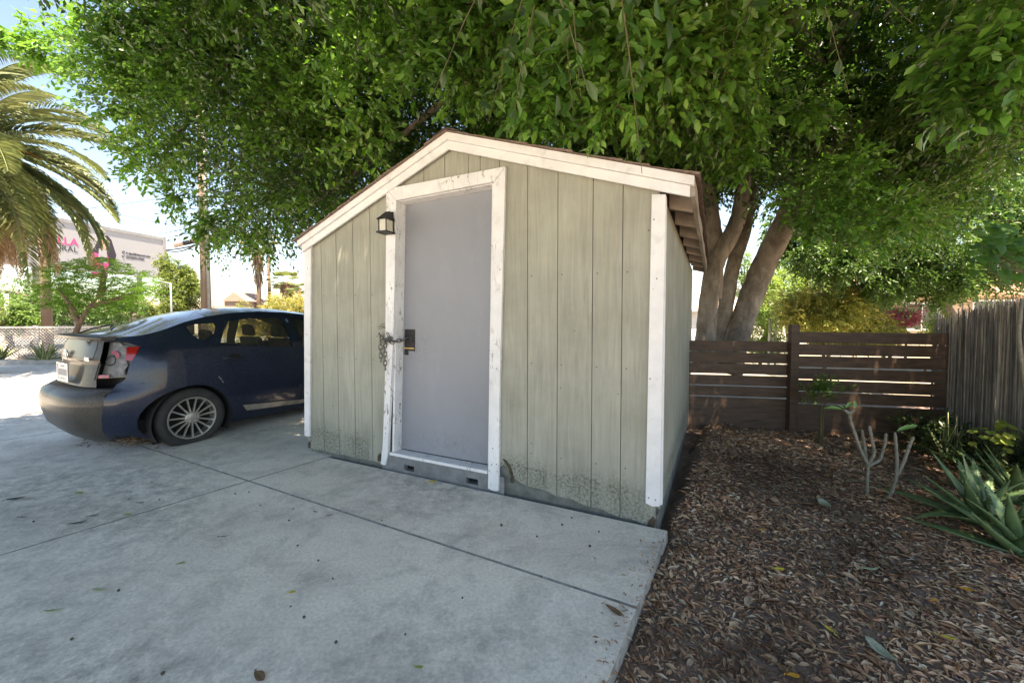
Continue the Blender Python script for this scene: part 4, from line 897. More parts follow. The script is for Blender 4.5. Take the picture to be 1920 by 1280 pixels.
# dense dark undergrowth
def shrub(name, label, loc, ext, n, ll, leafm, cat='shrub', nl=9, group=None, zc=None, down=-.3, stem=True, asp=.42):
    t = empty(name, loc, 0, label, cat, group); N = n; P = rdir(N) * rng.uniform(.0, .75, (N, 1)) * np.array(ext); P[:, 2] = (zc if zc else ext[2]) + P[:, 2]
    D = nz(P - np.array([0, 0, (zc or ext[2]) * .5])) + rng.normal(0, .35, P.shape) + np.array([0, 0, -down]); L = rng.uniform(.5, .9, N) * max(ext[0], .12) * .6
    V, F = sprigs(P, D, L, nl, ll, ll * asp, LEAF_A, .15); npmesh('leaves', V, F, leafm, t)
    if stem:
        mb = MB()
        for k in range(7):
            e = P[rng.integers(N)]; mb.tube([(rnd.uniform(-.02, .02), rnd.uniform(-.02, .02), 0), tuple(e * [.35, .35, .5]), tuple(e)], [.007, .005, .002], 5)
        mb.build('stems', M_twig, t)
    return t
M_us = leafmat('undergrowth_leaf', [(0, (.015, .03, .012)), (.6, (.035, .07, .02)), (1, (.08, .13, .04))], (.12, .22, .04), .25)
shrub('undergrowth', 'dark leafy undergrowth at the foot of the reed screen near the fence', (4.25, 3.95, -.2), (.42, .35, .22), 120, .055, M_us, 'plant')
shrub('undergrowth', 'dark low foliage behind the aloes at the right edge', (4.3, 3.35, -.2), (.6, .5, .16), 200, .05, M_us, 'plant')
sg_ = MB(); tg = empty('grass_tuft', (3.95, 3.0, -.17), 0, 'tuft of long thin pale blades between the aloes at the right edge', 'grass')
for i in range(90):
    az = rnd.uniform(0, 6.28); pts = blade_path((rnd.uniform(-.2, .3), rnd.uniform(-.15, .3), 0), az, R(rnd.uniform(45, 85)), rnd.uniform(.25, .5), -rnd.uniform(.4, 1.6), 6); k = len(sg_.v); sd = Vector((-math.sin(az), math.cos(az), 0))
    for ii, p in enumerate(pts): w_ = .0055 * (1 - ii / 6.2); sg_.v += [tuple(p - sd * w_), tuple(p + sd * w_)]
    for ii in range(6): sg_.f.append((k + 2 * ii, k + 2 * ii + 1, k + 2 * ii + 3, k + 2 * ii + 2)); sg_.m.append(0)
sg_.build('blades', leafmat('grass_blade', [(0, (.12, .16, .05)), (1, (.30, .32, .12))], (.4, .5, .1), .3), tg)
# shrub in front of the fence post
shrub('young_shrub', 'small bushy green shrub on thin stems just right of the fence post', (*onz(1520, 832, -.15)[:2] * [1, .97], -.16), (.26, .18, .22), 60, .05, M_lf_mid, 'shrub', zc=.62, down=.3)
# bare knobbly succulents
M_plum = simple('knobbly_grey_green_stem', (.21, .195, .15), .8, var=.35, scale=30, bs=.6)
M_pl_leaf = leafmat('pale_green_leaf', [(0, (.12, .24, .06)), (1, (.20, .36, .09))], (.4, .6, .12), .3)
def knob(mb, pts, r0, r1):
    P = []; rr = []
    for i in range(len(pts) - 1):
        for k in range(6): P.append(Vector(pts[i]).lerp(Vector(pts[i + 1]), k / 6)); t = (i + k / 6) / (len(pts) - 1); rr.append((r0 + (r1 - r0) * t) * (1 + .16 * math.sin(len(P) * 2.6)))
    P.append(Vector(pts[-1])); rr.append(r1 * .7)
    Q = [P[0]] + [(P[i - 1] + P[i] * 2 + P[i + 1]) / 4 for i in range(1, len(P) - 1)] + [P[-1]]
    mb.tube(Q, rr, 8)
    for i in range(2, len(Q) - 1):
        a = rnd.uniform(0, 6.28); d = Vector((math.cos(a), math.sin(a), .3)); mb.tube([Q[i] + d * rr[i] * .8, Q[i] + d * (rr[i] + .006)], [.003, .0006], 4, caps=False)
def flat_leaf(mb, base, d, L, W, nrm=(0, 0, 1)):
    V, F = leafgeo(np.array([base], float), np.array([d], float), np.array([nrm], float), L, W, LEAF_A); mb.add(V, F.tolist())
def bare(label, base, stems, leaves):
    Y = base[1]; t = empty('bare_succulent', tuple(base), 0, label, 'succulent', 'bare stemmed succulents'); O = Vector(base)
    mb = MB()
    for st in stems: knob(mb, [Vector(at(px, py, Y + dy)) - O for px, py, dy in st], .0125, .010)
    mb.build('stems', M_plum, t, smooth=True)
    for px, py, dy, qx, qy, W in leaves:
        l = MB(); a = Vector(at(px, py, Y + dy)) - O; b = Vector(at(qx, qy, Y + dy + .02)) - O; flat_leaf(l, a, b - a, (b - a).length, W, (.1, -.6, .8)); l.build('leaf', M_pl_leaf, t, smooth=True)
b1 = onz(1629, 935, -.15); b2 = onz(1652, 943, -.15)
bare('leafy-tipped bare stemmed succulent in the mulch, the left one with five upright stems', b1, [
    [(1627, 938, 0), (1626, 905, 0), (1628, 870, 0)], [(1628, 872, 0), (1612, 840, 0), (1595, 790, .0), (1592, 772, 0)], [(1626, 872, 0), (1622, 845, .05), (1616, 805, .06)], [(1628, 870, 0), (1640, 850, -.03), (1634, 820, -.04), (1630, 798, -.05)], [(1628, 873, 0), (1650, 862, .04), (1660, 830, .06), (1661, 812, .06)], [(1592, 775, 0), (1583, 768, 0)], [(1592, 775, 0), (1602, 768, 0)]],
     [(1581, 768, 0, 1545, 763, .035), (1585, 765, .01, 1598, 752, .03), (1602, 766, 0, 1603, 750, .03), (1584, 766, 0, 1570, 758, .025)])
bare('bare stemmed succulent in the mulch, the right one forking in two with one long leaf', b2, [
    [(1653, 942, 0), (1672, 925, 0), (1681, 895, 0), (1682, 860, 0), (1678, 810, 0)], [(1681, 893, 0), (1695, 865, .0), (1705, 835, 0), (1713, 818, 0)]],
     [(1680, 808, 0, 1722, 797, .04), (1700, 803, 0, 1722, 795, .03)])
sk1 = MB(); p = onz(1520, 835, -.15)
# broad-leaved vine over the reed screen
M_vine = leafmat('broad_vine_leaf', [(0, (.03, .09, .02)), (.6, (.06, .16, .03)), (1, (.13, .24, .04))], (.2, .45, .05), .35, .6, .2)
vn = empty('climbing_vine', (4.3, 3.1, 1.4), 0, 'broad-leaved green vine spilling over the top of the reed screen', 'vine'); mb = MB(); vs_ = MB(); OV = Vector(vn.location)
for i in range(130):
    px = rnd.gauss(1880, 36); py = rnd.gauss(462, 28); Y = rnd.uniform(2.9, 3.5)
    if px < 1815 or py > 520: continue
    c = Vector(at(px, py, Y)) - OV; r_ = rnd.uniform(.045, .085); nrm = Vector((rnd.uniform(-.5, .2), -1, rnd.uniform(.2, 1.2))).normalized()
    dn = (Vector((rnd.uniform(-.6, .6), 0, -1)) - nrm * nrm.dot(Vector((0, 0, -1)))).normalized(); sd = nrm.cross(dn)
    prof = [(0, 0), (-.18, .28), (-.05, .52), (.25, .56), (.6, .34), (1, 0), (.6, -.34), (.25, -.56), (-.05, -.52), (-.18, -.28)]
    k = [c + nrm * .12 * r_] + [c + dn * a * r_ + sd * b * r_ - nrm * abs(b) * .1 * r_ for a, b in prof]
    mb.add(k, [(0, j + 1, (j + 1) % 10 + 1) for j in range(10)])
    if i % 4 == 0: vs_.tube([c, c + Vector((.03, .04, -.1)), Vector((.3, .1, rnd.uniform(-.1, .1)))], .002, 4)
mb.build('leaves', M_vine, vn, smooth=True); vs_.build('stems', M_twig, vn)
st = MB().tube([Vector(at(1916, 560, 2.85)), Vector(at(1910, 620, 2.83)), Vector(at(1913, 660, 2.85)), Vector(at(1919, 700, 2.87)), Vector(at(1926, 770, 2.9)), Vector(at(1930, 870, 2.95))], [.010, .011, .012, .012, .013, .014], 8).build('woody_stem', M_plum, smooth=True); tag(st, 'pale woody stem climbing in front of the reed screen at the right edge', 'stem')

# ------------------------------------------------------------------ single fallen leaves
def m_one(name, c): return m_plain(name, tuple(x * .8 for x in c), tuple(min(1, x * 1.15) for x in c), .6, 40)
M_yl = m_one('yellow_leaf', (.62, .50, .05)); M_or = m_one('orange_leaf', (.62, .28, .03)); M_gg = m_one('grey_green_leaf', (.30, .33, .24)); M_br = m_one('brown_curled_leaf', (.17, .10, .055)); M_dk = m_one('dark_leaf', (.05, .05, .035)); M_gn = m_one('olive_leaf', (.30, .36, .10)); M_sage = m_one('pale_green_leaf', (.36, .42, .25))
def fallen(px, py, z, L, W, az, mat, label, group=None, curl=.12):
    p = onz(px, py, z + (.022 if z < -.01 else 0)); n = 9; mb = MB(); vs = []
    for i in range(n):
        t = i / (n - 1); w_ = W * .5 * math.sin(math.pi * min(1, t * .92 + .04)) ** .8 * (1 if t < .97 else .2); zz = curl * L * (4 * (t - .5) ** 2)
        for s_ in (-1, -.5, 0, .5, 1): vs.append(((t - .5) * L, s_ * w_ + .04 * L * math.sin(t * 5), zz + abs(s_) * w_ * .35 + .002 + rnd.uniform(0, .0012)))
    fs = [(i * 5 + j, i * 5 + j + 1, (i + 1) * 5 + j + 1, (i + 1) * 5 + j) for i in range(n - 1) for j in range(4)]
    mb.add(vs, fs).tube([(-L * .5, 0, curl * L + .001), (-L * .62, .01, .003 + curl * L * .6), (-L * .75, .005, .002)], .0012, 4)
    o = mb.build('fallen_leaf', mat, None, smooth=True, solid=.0006); o.location = p; o.rotation_euler = (rnd.uniform(-.1, .1), rnd.uniform(-.1, .1), az); tag(o, label, 'leaf', group); return o
LV = [(1412, 832, -.11, .07, .04, .3, M_yl, 'yellow leaf on the mulch near the left part of the slat fence'), (1545, 945, -.10, .13, .065, 1.5, M_gg, 'grey-green pointed leaf standing out on the mulch, the farther of two'), (1648, 1220, -.10, .12, .055, 1.75, M_gg, 'grey-green pointed leaf on the mulch near the bottom edge, the nearer of two'),
      (1461, 1068, -.085, .055, .028, .2, M_yl, 'bright yellow leaf lying mid-way on the mulch'), (1430, 994, -.085, .04, .024, 0, M_or, 'orange leaf on the mulch, the farthest orange one'), (1488, 1268, -.075, .045, .024, .1, M_or, 'orange leaf on the mulch at the bottom edge'), (1812, 1106, -.10, .05, .028, -.6, M_or, 'orange leaf in front of the aloe, the larger of two'), (1753, 1126, -.10, .03, .02, .4, M_or, 'small orange leaf in front of the aloe'),
      (1632, 1068, -.10, .085, .022, .05, M_sage, 'pale narrow leaf lying flat in the middle of the mulch'), (1880, 990, -.08, .0501, .02, .5, M_br, 'small brown leaf at the foot of the aloe'), (1555, 1180, -.085, .045, .014, 1.8, M_yl, 'thin yellow-green leaf upright on the near mulch'), (1778, 1196, -.10, .05, .016, -.5, M_yl, 'narrow yellow leaf on the mulch at lower right'),
      (811, 904, .0, .065, .035, .2, M_yl, 'yellow-green leaf on the slab below the shed doorway'), (30, 936, .0, .10, .03, .4, M_dk, 'dark olive leaf on the concrete near the left edge'), (147, 981, .0, .085, .022, .35, M_dk, 'dark narrow leaf beside the concrete joint at left'), (176, 967, .0, .05, .014, .6, M_dk, 'small dark leaf just above the joint at left'), (150, 925, .0, .05, .03, .1, M_gn, 'small yellow-green leaf on the concrete left of centre, far one'),
      (241, 965, .0, .045, .022, .2, M_gn, 'yellow-green leaf lying on the left concrete joint'), (186, 1107, .0, .055, .018, .1, M_sage, 'pale green leaf on the near concrete at left'), (100, 1146, .0, .062, .018, .3, M_sage, 'pale green pointed leaf near the lower left corner'), (340, 1056, .0, .03, .014, .8, M_gn, 'tiny green leaf in the middle of the near slab'), (548, 1111, .0, .032, .014, .3, M_yl, 'small yellow leaf in the middle of the near slab'),
      (487, 1270, .0, .06, .03, -.5, M_br, 'curled brown leaf at the bottom edge of the slab'), (1153, 1148, .0, .09, .03, -.7, M_br, 'curled brown leaf near the slab edge'), (786, 1252, .0, .03, .014, .1, M_gn, 'small green leaf at the bottom of the slab'), (619, 966, .0, .035, .012, .9, M_br, 'small brown leaf beside the middle joint'), (265, 943, .0, .04, .01, .3, M_dk, 'thin dark leaf on the concrete above the left joint'),
      (420, 1006, .0, .05, .007, .25, M_br, 'thin brown sliver on the middle slab'), (592, 960, .0, .03, .01, -.3, M_dk, 'tiny dark leaf near the joint crossing'), (44, 970, .0, .05, .008, .2, M_dk, 'thin dark twig-like leaf at the far left of the concrete')]
for a in LV: fallen(*a)
bm_ = MB()
prof = [(.0001, -.004), (.0042, -.003), (.0055, .001), (.0042, .0045), (.0001, .0058)]
bm_.lathe(prof, 10); me0 = None; bp = []
for px, py in ((246, 922), (241, 935), (299, 936), (441, 925), (467, 922), (488, 947), (550, 953), (542, 975), (558, 1022), (597, 1050), (624, 1084), (135, 1197), (305, 1261), (545, 1136), (570, 1156), (222, 1106), (940, 984), (1054, 983), (1106, 1023), (1123, 996), (1015, 1080), (1007, 1005), (716, 975), (867, 1120), (285, 903), (1072, 970), (63, 977), (630, 1203), (760, 1188)):
    p = onz(px, py, .005)
    if me0 is None: o = bm_.build('fallen_berry', M_dk, None, smooth=True); me0 = o
    else: o = me0.copy(); COL.objects.link(o)
    s_ = rnd.uniform(.7, 1.25) * (1.3 if (px, py) in ((305, 1261), (940, 984), (1106, 1023)) else 1); o.scale = (s_, s_, s_ * .8); o.location = p; tag(o, 'small dark berry lying on the concrete slab', 'berry', 'dark berries scattered on the concrete')
# ------------------------------------------------------------------ the blue hatchback car
CH = R(61); CS = Vector((math.cos(CH), math.sin(CH), 0)); CL_ = Vector((-math.sin(CH), math.cos(CH), 0))
cpos = Vector(onz(366, 830, 0)) + CL_ * .80
car = empty('parked_car', cpos, CH, 'dusty dark blue hatchback with dull grey tail and broken rear lamp beside the shed', 'car')
HW = [(.10, .72), (.2, .765), (.4, .80), (.6, .803), (.8, .79), (.93, .765), (1.05, .70), (1.15, .64), (1.25, .575), (1.33, .52)]
RZ = [(.10, .58), (.16, .68), (.26, .76), (.40, .80), (.5, .81), (.575, .785), (.625, .69), (.8, .655), (1.0, .61), (1.1, .59), (1.4, .55)]
def itp(T, z): return float(np.interp(z, [a for a, b in T], [b for a, b in T]))
def shell(c, z, off=0., y_sign=-1):
    hw = itp(HW, z) - off; Rr = itp(RZ, z) - off
    if c >= 0:
        k = 1 - .45 * max(0, (c - 2.55) / .85) ** 2.6; s, y = c, -hw * k
    else:
        a = -c * math.pi / 2; p = 3.3; r = 1 / (abs(math.sin(a)) ** p + abs(math.cos(a)) ** p) ** (1 / p); s, y = -Rr * r * math.sin(a), -hw * r * math.cos(a)
    return (s, -y * y_sign, z)
def pts_in(x, y, poly): return bool(inpoly(np.array([x]), np.array([y]), poly)[0])
def cdt_panel(mb, outline, holes, mp, step=.045, mi=0, flip=False, bulge=None):
    def dens(poly, st):
        out = []
        for i in range(len(poly)):
            a = poly[i]; b = poly[(i + 1) % len(poly)]; n = max(1, int(math.hypot(b[0] - a[0], b[1] - a[1]) / st))
            out += [(a[0] + (b[0] - a[0]) * k / n, a[1] + (b[1] - a[1]) * k / n) for k in range(n)]
        return out
    vs, es = [], []
    for poly in [outline] + holes:
        d = dens(poly, step); k = len(vs); vs += d; es += [(k + i, k + (i + 1) % len(d)) for i in range(len(d))]
    xs_ = [p[0] for p in outline]; ys_ = [p[1] for p in outline]
    gx = np.arange(min(xs_), max(xs_), step); gy = np.arange(min(ys_), max(ys_), step); bd = np.array(vs)
    for x in gx:
        for y in gy:
            if pts_in(x, y, outline) and not any(pts_in(x, y, h) for h in holes) and ((bd[:, 0] - x) ** 2 + (bd[:, 1] - y) ** 2).min() > (step * .45) ** 2: vs.append((float(x), float(y)))
    V_, _, F_, *_r = delaunay_2d_cdt([Vector(v) for v in vs], es, [], 0, 1e-6)
    fs = []
    for f in F_:
        cx_ = sum(V_[i][0] for i in f) / 3; cy_ = sum(V_[i][1] for i in f) / 3
        if pts_in(cx_, cy_, outline) and not any(pts_in(cx_, cy_, h) for h in holes): fs.append(tuple(f) if not flip else tuple(reversed(f)))
    mb.add([mp(v[0], v[1]) for v in V_], fs, mi)
def m_paint(name, a, b_, rough, metal, dust, coat=.75, spec=.4):
    m, nt, b = new(name, rough, metal, coat=coat, spec=spec); b.inputs['Coat Roughness'].default_value = .06
    n = noise(nt, 3.5, 8, .7, mapped(nt)); r = ramp(nt, [(.35, a), (.7, b_)]); nt.links.new(n.outputs[0], r.inputs[0])
    n2 = noise(nt, 60, 6, .8, mapped(nt)); r2 = ramp(nt, [(.5, 0), (.8, dust)]); nt.links.new(n2.outputs[0], r2.inputs[0])
    nt.links.new(mix(nt, r2.outputs[0], r.outputs[0], (.30, .28, .25)), b.inputs['Base Color'])
    rr = ramp(nt, [(.3, rough * .8), (.7, rough * 1.4)]); nt.links.new(n.outputs[0], rr.inputs[0]); nt.links.new(rr.outputs[0], b.inputs['Coat Roughness']); 
    cw = ramp(nt, [(.3, .02), (.75, .13)]); nt.links.new(n.outputs[0], cw.inputs[0]); nt.links.new(cw.outputs[0], b.inputs['Coat Roughness']); return m
M_blue = m_paint('dusty_dark_blue_paint', (.006, .012, .034), (.012, .021, .05), .35, .2, .16, .6)
M_tail_grey = m_paint('dull_warm_grey_paint', (.035, .032, .028), (.06, .056, .05), .45, .0, .3, .2, .2)  # hatch, bumper and spoiler in a dark, dull warm grey
M_rub = simple('tyre_rubber', (.035, .034, .034), .85, var=.3, scale=10, bs=.2)
M_alloy = simple('dull_alloy', (.42, .40, .37), .42, .75, var=.2, scale=12, bs=0)
M_trim = simple('black_plastic', (.018, .018, .018), .5, scale=20, bs=0); M_inner = simple('car_interior', (.03, .03, .032), .9, bs=0); M_liner = simple('wheel_well', (.012, .012, .012), .95, bs=0)
M_redl, _nt, _b = new('red_lamp_lens', .15, 0, (.30, .012, .012), .6, .6)
M_white_pl = simple('torn_white_plastic', (.16, .165, .17), .6, var=.6, scale=22, bs=.4)
M_grey_pl = simple('lamp_housing_grey', (.13, .13, .125), .4, var=.3, scale=12, bs=.1)
M_chrome = simple('worn_chrome', (.62, .62, .62), .22, .95, bs=0)
M_plate = simple('licence_plate_white', (.52, .52, .51), .45, var=.1, bs=0); M_ptext = simple('plate_lettering', (.10, .11, .16), .6, bs=0)
def m_glass():
    m = bpy.data.materials.new('car_window_glass'); m.use_nodes = True; nt = m.node_tree; nt.nodes.remove(nt.nodes['Principled BSDF'])
    t = nt.nodes.new('ShaderNodeBsdfTransparent'); t.inputs[0].default_value = (.62, .66, .62, 1); g = nt.nodes.new('ShaderNodeBsdfGlossy'); g.inputs['Roughness'].default_value = .03
    fr = nt.nodes.new('ShaderNodeFresnel'); fr.inputs[0].default_value = 1.45; d = nt.nodes.new('ShaderNodeBsdfDiffuse'); d.inputs[0].default_value = (.30, .28, .25, 1)
    ms = nt.nodes.new('ShaderNodeMixShader'); nt.links.new(fr.outputs[0], ms.inputs[0]); nt.links.new(t.outputs[0], ms.inputs[1]); nt.links.new(g.outputs[0], ms.inputs[2])
    m2 = nt.nodes.new('ShaderNodeMixShader'); m2.inputs[0].default_value = .12; nt.links.new(ms.outputs[0], m2.inputs[1]); nt.links.new(d.outputs[0], m2.inputs[2]); nt.links.new(m2.outputs[0], nt.nodes['Material Output'].inputs[0]); return m
M_glass = m_glass()
RAIL = [(-.56, 1.058), (-.45, 1.075), (-.34, 1.088), (-.24, 1.115), (-.12, 1.155), (.02, 1.205), (.21, 1.255), (.47, 1.295), (.76, 1.312), (1.08, 1.302), (1.38, 1.268), (1.65, 1.19), (1.95, 1.06), (2.25, .92), (2.7, .84), (3.1, .74), (3.4, .60)]
BUMP_E = [(-.47, .60), (-.465, .50), (-.485, .36), (-.505, .22), (-.51, .13)]           # edge between grey bumper and blue side
LAMP = [(-.585, 1.030), (-.535, 1.035), (-.45, 1.035), (-.35, .985), (-.41, .84), (-.425, .71), (-.61, .70), (-.60, .85)]
HATCH_E = [(-.60, .625), (-.612, .70), (-.602, .85), (-.585, 1.03), (-.565, 1.05)]
arch = [(.0 + .335 * math.cos(t), .245 + .335 * math.sin(t)) for t in np.linspace(R(205), R(-25), 20)]
archf = [(2.52 + .335 * math.cos(t), .245 + .335 * math.sin(t)) for t in np.linspace(R(205), R(-25), 14)]
side_out = [(-.51, .165), (-.40, .185)] + arch + [(.36, .11), (1.2, .105), (2.15, .11)] + archf + [(3.0, .13), (3.4, .14), (3.4, .60)] + [(a, b) for a, b in RAIL[::-1][1:]] + [(-.585, 1.045), (-.588, 1.032)] + LAMP[1:6] + [(-.43, .692), (-.47, .66), (-.47, .60), (-.465, .50), (-.485, .36), (-.505, .22)]
QW = [(.02, 1.155), (.10, 1.178), (.265, 1.185), (.275, 1.15), (.245, 1.085), (.155, 1.018), (.09, 1.035), (.045, 1.085)]
RW = [(.27, .965), (.335, 1.09), (.42, 1.205), (.75, 1.245), (1.0, 1.235), (1.025, 1.1), (1.045, .875), (.62, .925)]
FW = [(1.155, .865), (1.145, 1.1), (1.13, 1.232), (1.36, 1.205), (1.60, 1.12), (1.82, .98), (1.86, .885)]
DOORR = [(.195, .955), (.19, .80), (.215, .66), (.29, .54), (.36, .42), (.41, .33), (.43, .22), (1.13, .17), (1.13, .50), (1.12, .84), (1.10, 1.10), (1.085, 1.255), (.75, 1.275), (.42, 1.245), (.30, 1.10)]
DOORF = [(1.135, .165), (1.135, .50), (1.125, .84), (1.105, 1.10), (1.09, 1.255), (1.36, 1.235), (1.62, 1.14), (1.90, 1.0), (2.02, .90), (2.10, .60), (2.06, .17)]
def shrink(poly, d):
    c = np.mean(np.array(poly), 0); out = []
    n = len(poly)
    for i in range(n):
        p0, p1, p2 = map(np.array, (poly[i - 1], poly[i], poly[(i + 1) % n])); d1 = nz(p1 - p0); d2 = nz(p2 - p1); n1 = np.array([-d1[1], d1[0]]); n2 = np.array([-d2[1], d2[0]]); m_ = nz(n1 + n2)
        q1 = p1 + m_ * d; q2 = p1 - m_ * d; out.append(tuple(q1 if pts_in(q1[0], q1[1], poly) else q2))
    return out
far = lambda f: (lambda c, z: (f(c, z)[0], -f(c, z)[1], f(c, z)[2]))
sh0 = lambda c, z: shell(c, z)
body = MB()
for sgn in (0, 1):
    f = sh0 if sgn == 0 else far(sh0)
    cdt_panel(body, side_out, [QW, shrink(DOORR, -.003), shrink(DOORF, -.003)], f, .05, flip=bool(sgn))
bo = body.build('body', M_blue, car, smooth=True)
for sgn in (0, 1):
    f = sh0 if sgn == 0 else far(sh0); fi = (lambda o: (lambda c, z: shell(c, z, o))); lf = fi(.012) if not sgn else far(fi(.012)); gf = fi(.006) if not sgn else far(fi(.006))
    for D_, W_ in ((DOORR, RW), (DOORF, FW)):
        mb = MB(); cdt_panel(mb, shrink(D_, .002), [W_], f, .05, flip=bool(sgn)); dr = mb.build('door', M_blue, car, smooth=True)
        a, b = ((.27, .50) if D_ is DOORR else (1.22, 1.45))
        hp = [f(a + (b - a) * t, .82 - .02 * t) for t in np.linspace(0, 1, 9)]
        sg_n = -1 if not sgn else 1
        MB().tube([(p[0], p[1] + sg_n * (.024 * math.sin(math.pi * i / 8) ** .4), p[2]) for i, p in enumerate(hp)], .0105, 8).build('handle', M_blue, dr, smooth=True)
        cup = [f(a + (b - a) * .5 + .055 * math.cos(t), .835 + .028 * math.sin(t)) for t in np.linspace(0, 6.283, 15)[:-1]]
        MB().add([(p[0], p[1] + sg_n * .002, p[2]) for p in cup], [tuple(range(14))]).build('handle_recess', M_liner, dr)
        mb = MB(); cdt_panel(mb, shrink(W_, -.006), [], gf, .08, flip=bool(sgn)); mb.build('window', M_glass, dr, smooth=True)
        mb = MB(); cdt_panel(mb, shrink(W_, -.016), [shrink(W_, .014)], (lambda ff: (lambda c, z: (ff(c, z)[0], ff(c, z)[1] * 1.003, ff(c, z)[2])))(f), .06, flip=bool(sgn)); mb.build('window_seal', M_trim, dr, smooth=True)
    mb = MB(); cdt_panel(mb, shrink(QW, -.006), [], gf, .06, flip=bool(sgn)); qw = mb.build('quarter_window', M_glass, car, smooth=True)
    mb = MB(); cdt_panel(mb, shrink(QW, -.028), [shrink(QW, .006)], (lambda ff: (lambda c, z: (ff(c, z)[0], ff(c, z)[1] * 1.003, ff(c, z)[2])))(f), .05, flip=bool(sgn)); mb.build('window_seal', M_trim, qw, smooth=True)
    # dark inner liner below the windows, with arches
    lin = MB(); lo = [(-.5, .20), (-.36, .21)] + arch + [(.38, .15), (2.1, .15)] + archf + [(3.0, .2), (3.3, .5), (2.2, .84), (1.9, .86), (1.1, .85), (.62, .90), (.26, .94), (.1, 1.0), (-.02, 1.06), (-.3, 1.0), (-.43, .68), (-.48, .5)]
    cdt_panel(lin, lo, [], lf, .09); lin.build('inner_panel', M_inner, car)
    # sill moulding
    mo_ = MB(); ring = [(.455, .285), (.50, .215), (1.13, .165), (2.0, .155), (2.0, .20), (1.13, .215)]
    cdt_panel(mo_, ring, [], (lambda ff: (lambda c, z: (ff(c, z)[0], ff(c, z)[1] * 1.009, ff(c, z)[2])))(f), .06, flip=bool(sgn)); mo_.build('sill_moulding', M_alloy, car, smooth=True)
    sy = -1 if not sgn else 1
    for ax in (0, 2.52):
        wl = MB(); n = 24
        for i in range(n):
            t0 = R(-30) + R(240) * i / n; t1 = R(-30) + R(240) * (i + 1) / n
            wl.add([(ax + .337 * math.cos(t0), sy * .80, .245 + .337 * math.sin(t0)), (ax + .337 * math.cos(t1), sy * .80, .245 + .337 * math.sin(t1)), (ax + .337 * math.cos(t1), sy * .50, .245 + .337 * math.sin(t1)), (ax + .337 * math.cos(t0), sy * .50, .245 + .337 * math.sin(t0))], [(0, 1, 2, 3)])
        wl.add([(ax + .337 * math.cos(t), sy * .50, .245 + .337 * math.sin(t)) for t in np.linspace(0, 6.283, 20)[:-1]], [tuple(range(19))]); wl.build('wheel_well', M_liner, car)
        # wheel
        flat = .245 if ax == 0 else .262; cz = .250; yo = sy * .782; yi = sy * .60
        def wmap(x, y, h, ax=ax, sy=sy, cz=cz):
            z = cz + y; yy = sy * h
            if z < .004: yy += sy * (.004 - z) * .45 * (1 if abs(h) > .70 else -1); z = .004 + (z - .004) * .02
            return (ax + x, yy, z)
        ty = MB(); prof = [(.200, .752), (.212, .772), (.235, .784), (.262, .782), (.283, .770), (.294, .750), (.297, .725), (.297, .655), (.290, .625), (.26, .605), (.20, .615)]
        ty.lathe(prof, 64, 0, wmap)
        wh = ty.build('wheel', M_rub, car, smooth=True)
        rim = MB(); rm_ = lambda x, y, h, ax=ax, sy=sy, cz=cz: (ax + x, sy * h, cz + y)
        rim.lathe([(.210, .752), (.211, .764), (.205, .770), (.194, .768), (.190, .758), (.188, .72), (.17, .68), (.165, .65)], 60, 0, rm_)
        rim.lathe([(.062, .745), (.062, .757), (.052, .764), (.03, .768), (.0001, .770)], 30, 0, rm_)
        for k in range(15):
            t = 2 * math.pi * k / 15 + .1; ct, st_ = math.cos(t), math.sin(t); px_, pz_ = -st_, ct
            for_ = []
            for r_, hw_, hh, th_ in ((.052, .0075, .760, .016), (.11, .0065, .756, .016), (.17, .0065, .760, .014), (.197, .009, .766, .010)):
                for e in (-1, 1): for_.append(rm_(ct * r_ + px_ * hw_ * e, st_ * r_ + pz_ * hw_ * e, hh))
                for e in (-1, 1): for_.append(rm_(ct * r_ + px_ * hw_ * e * 1.4, st_ * r_ + pz_ * hw_ * e * 1.4, hh - th_))
            fs = []
            for i in range(3): b0 = i * 4; b1 = b0 + 4; fs += [(b0, b0 + 1, b1 + 1, b1), (b0 + 2, b0, b1, b1 + 2), (b0 + 1, b0 + 3, b1 + 3, b1 + 1)]
            rim.add(for_, fs)
        rim.build('rim', M_alloy, wh, smooth=False)
        lug = MB()
        for k in range(5):
            t = 2 * math.pi * k / 5 + .3; lug.lathe([(.0105, .752), (.0105, .768), (.0065, .769), (.006, .762), (.0001, .762)], 12, 0, lambda x, y, h, t=t, ax=ax, sy=sy, cz=cz: (ax + x + .036 * math.cos(t), sy * h, cz + y + .036 * math.sin(t)))
        lug.build('lug_nuts', M_chrome, wh, smooth=True)
        MB().lathe([(.188, .70), (.13, .705), (.13, .69), (.0001, .69)], 32, 0, rm_).build('brake_disc', M_liner, wh, smooth=True)
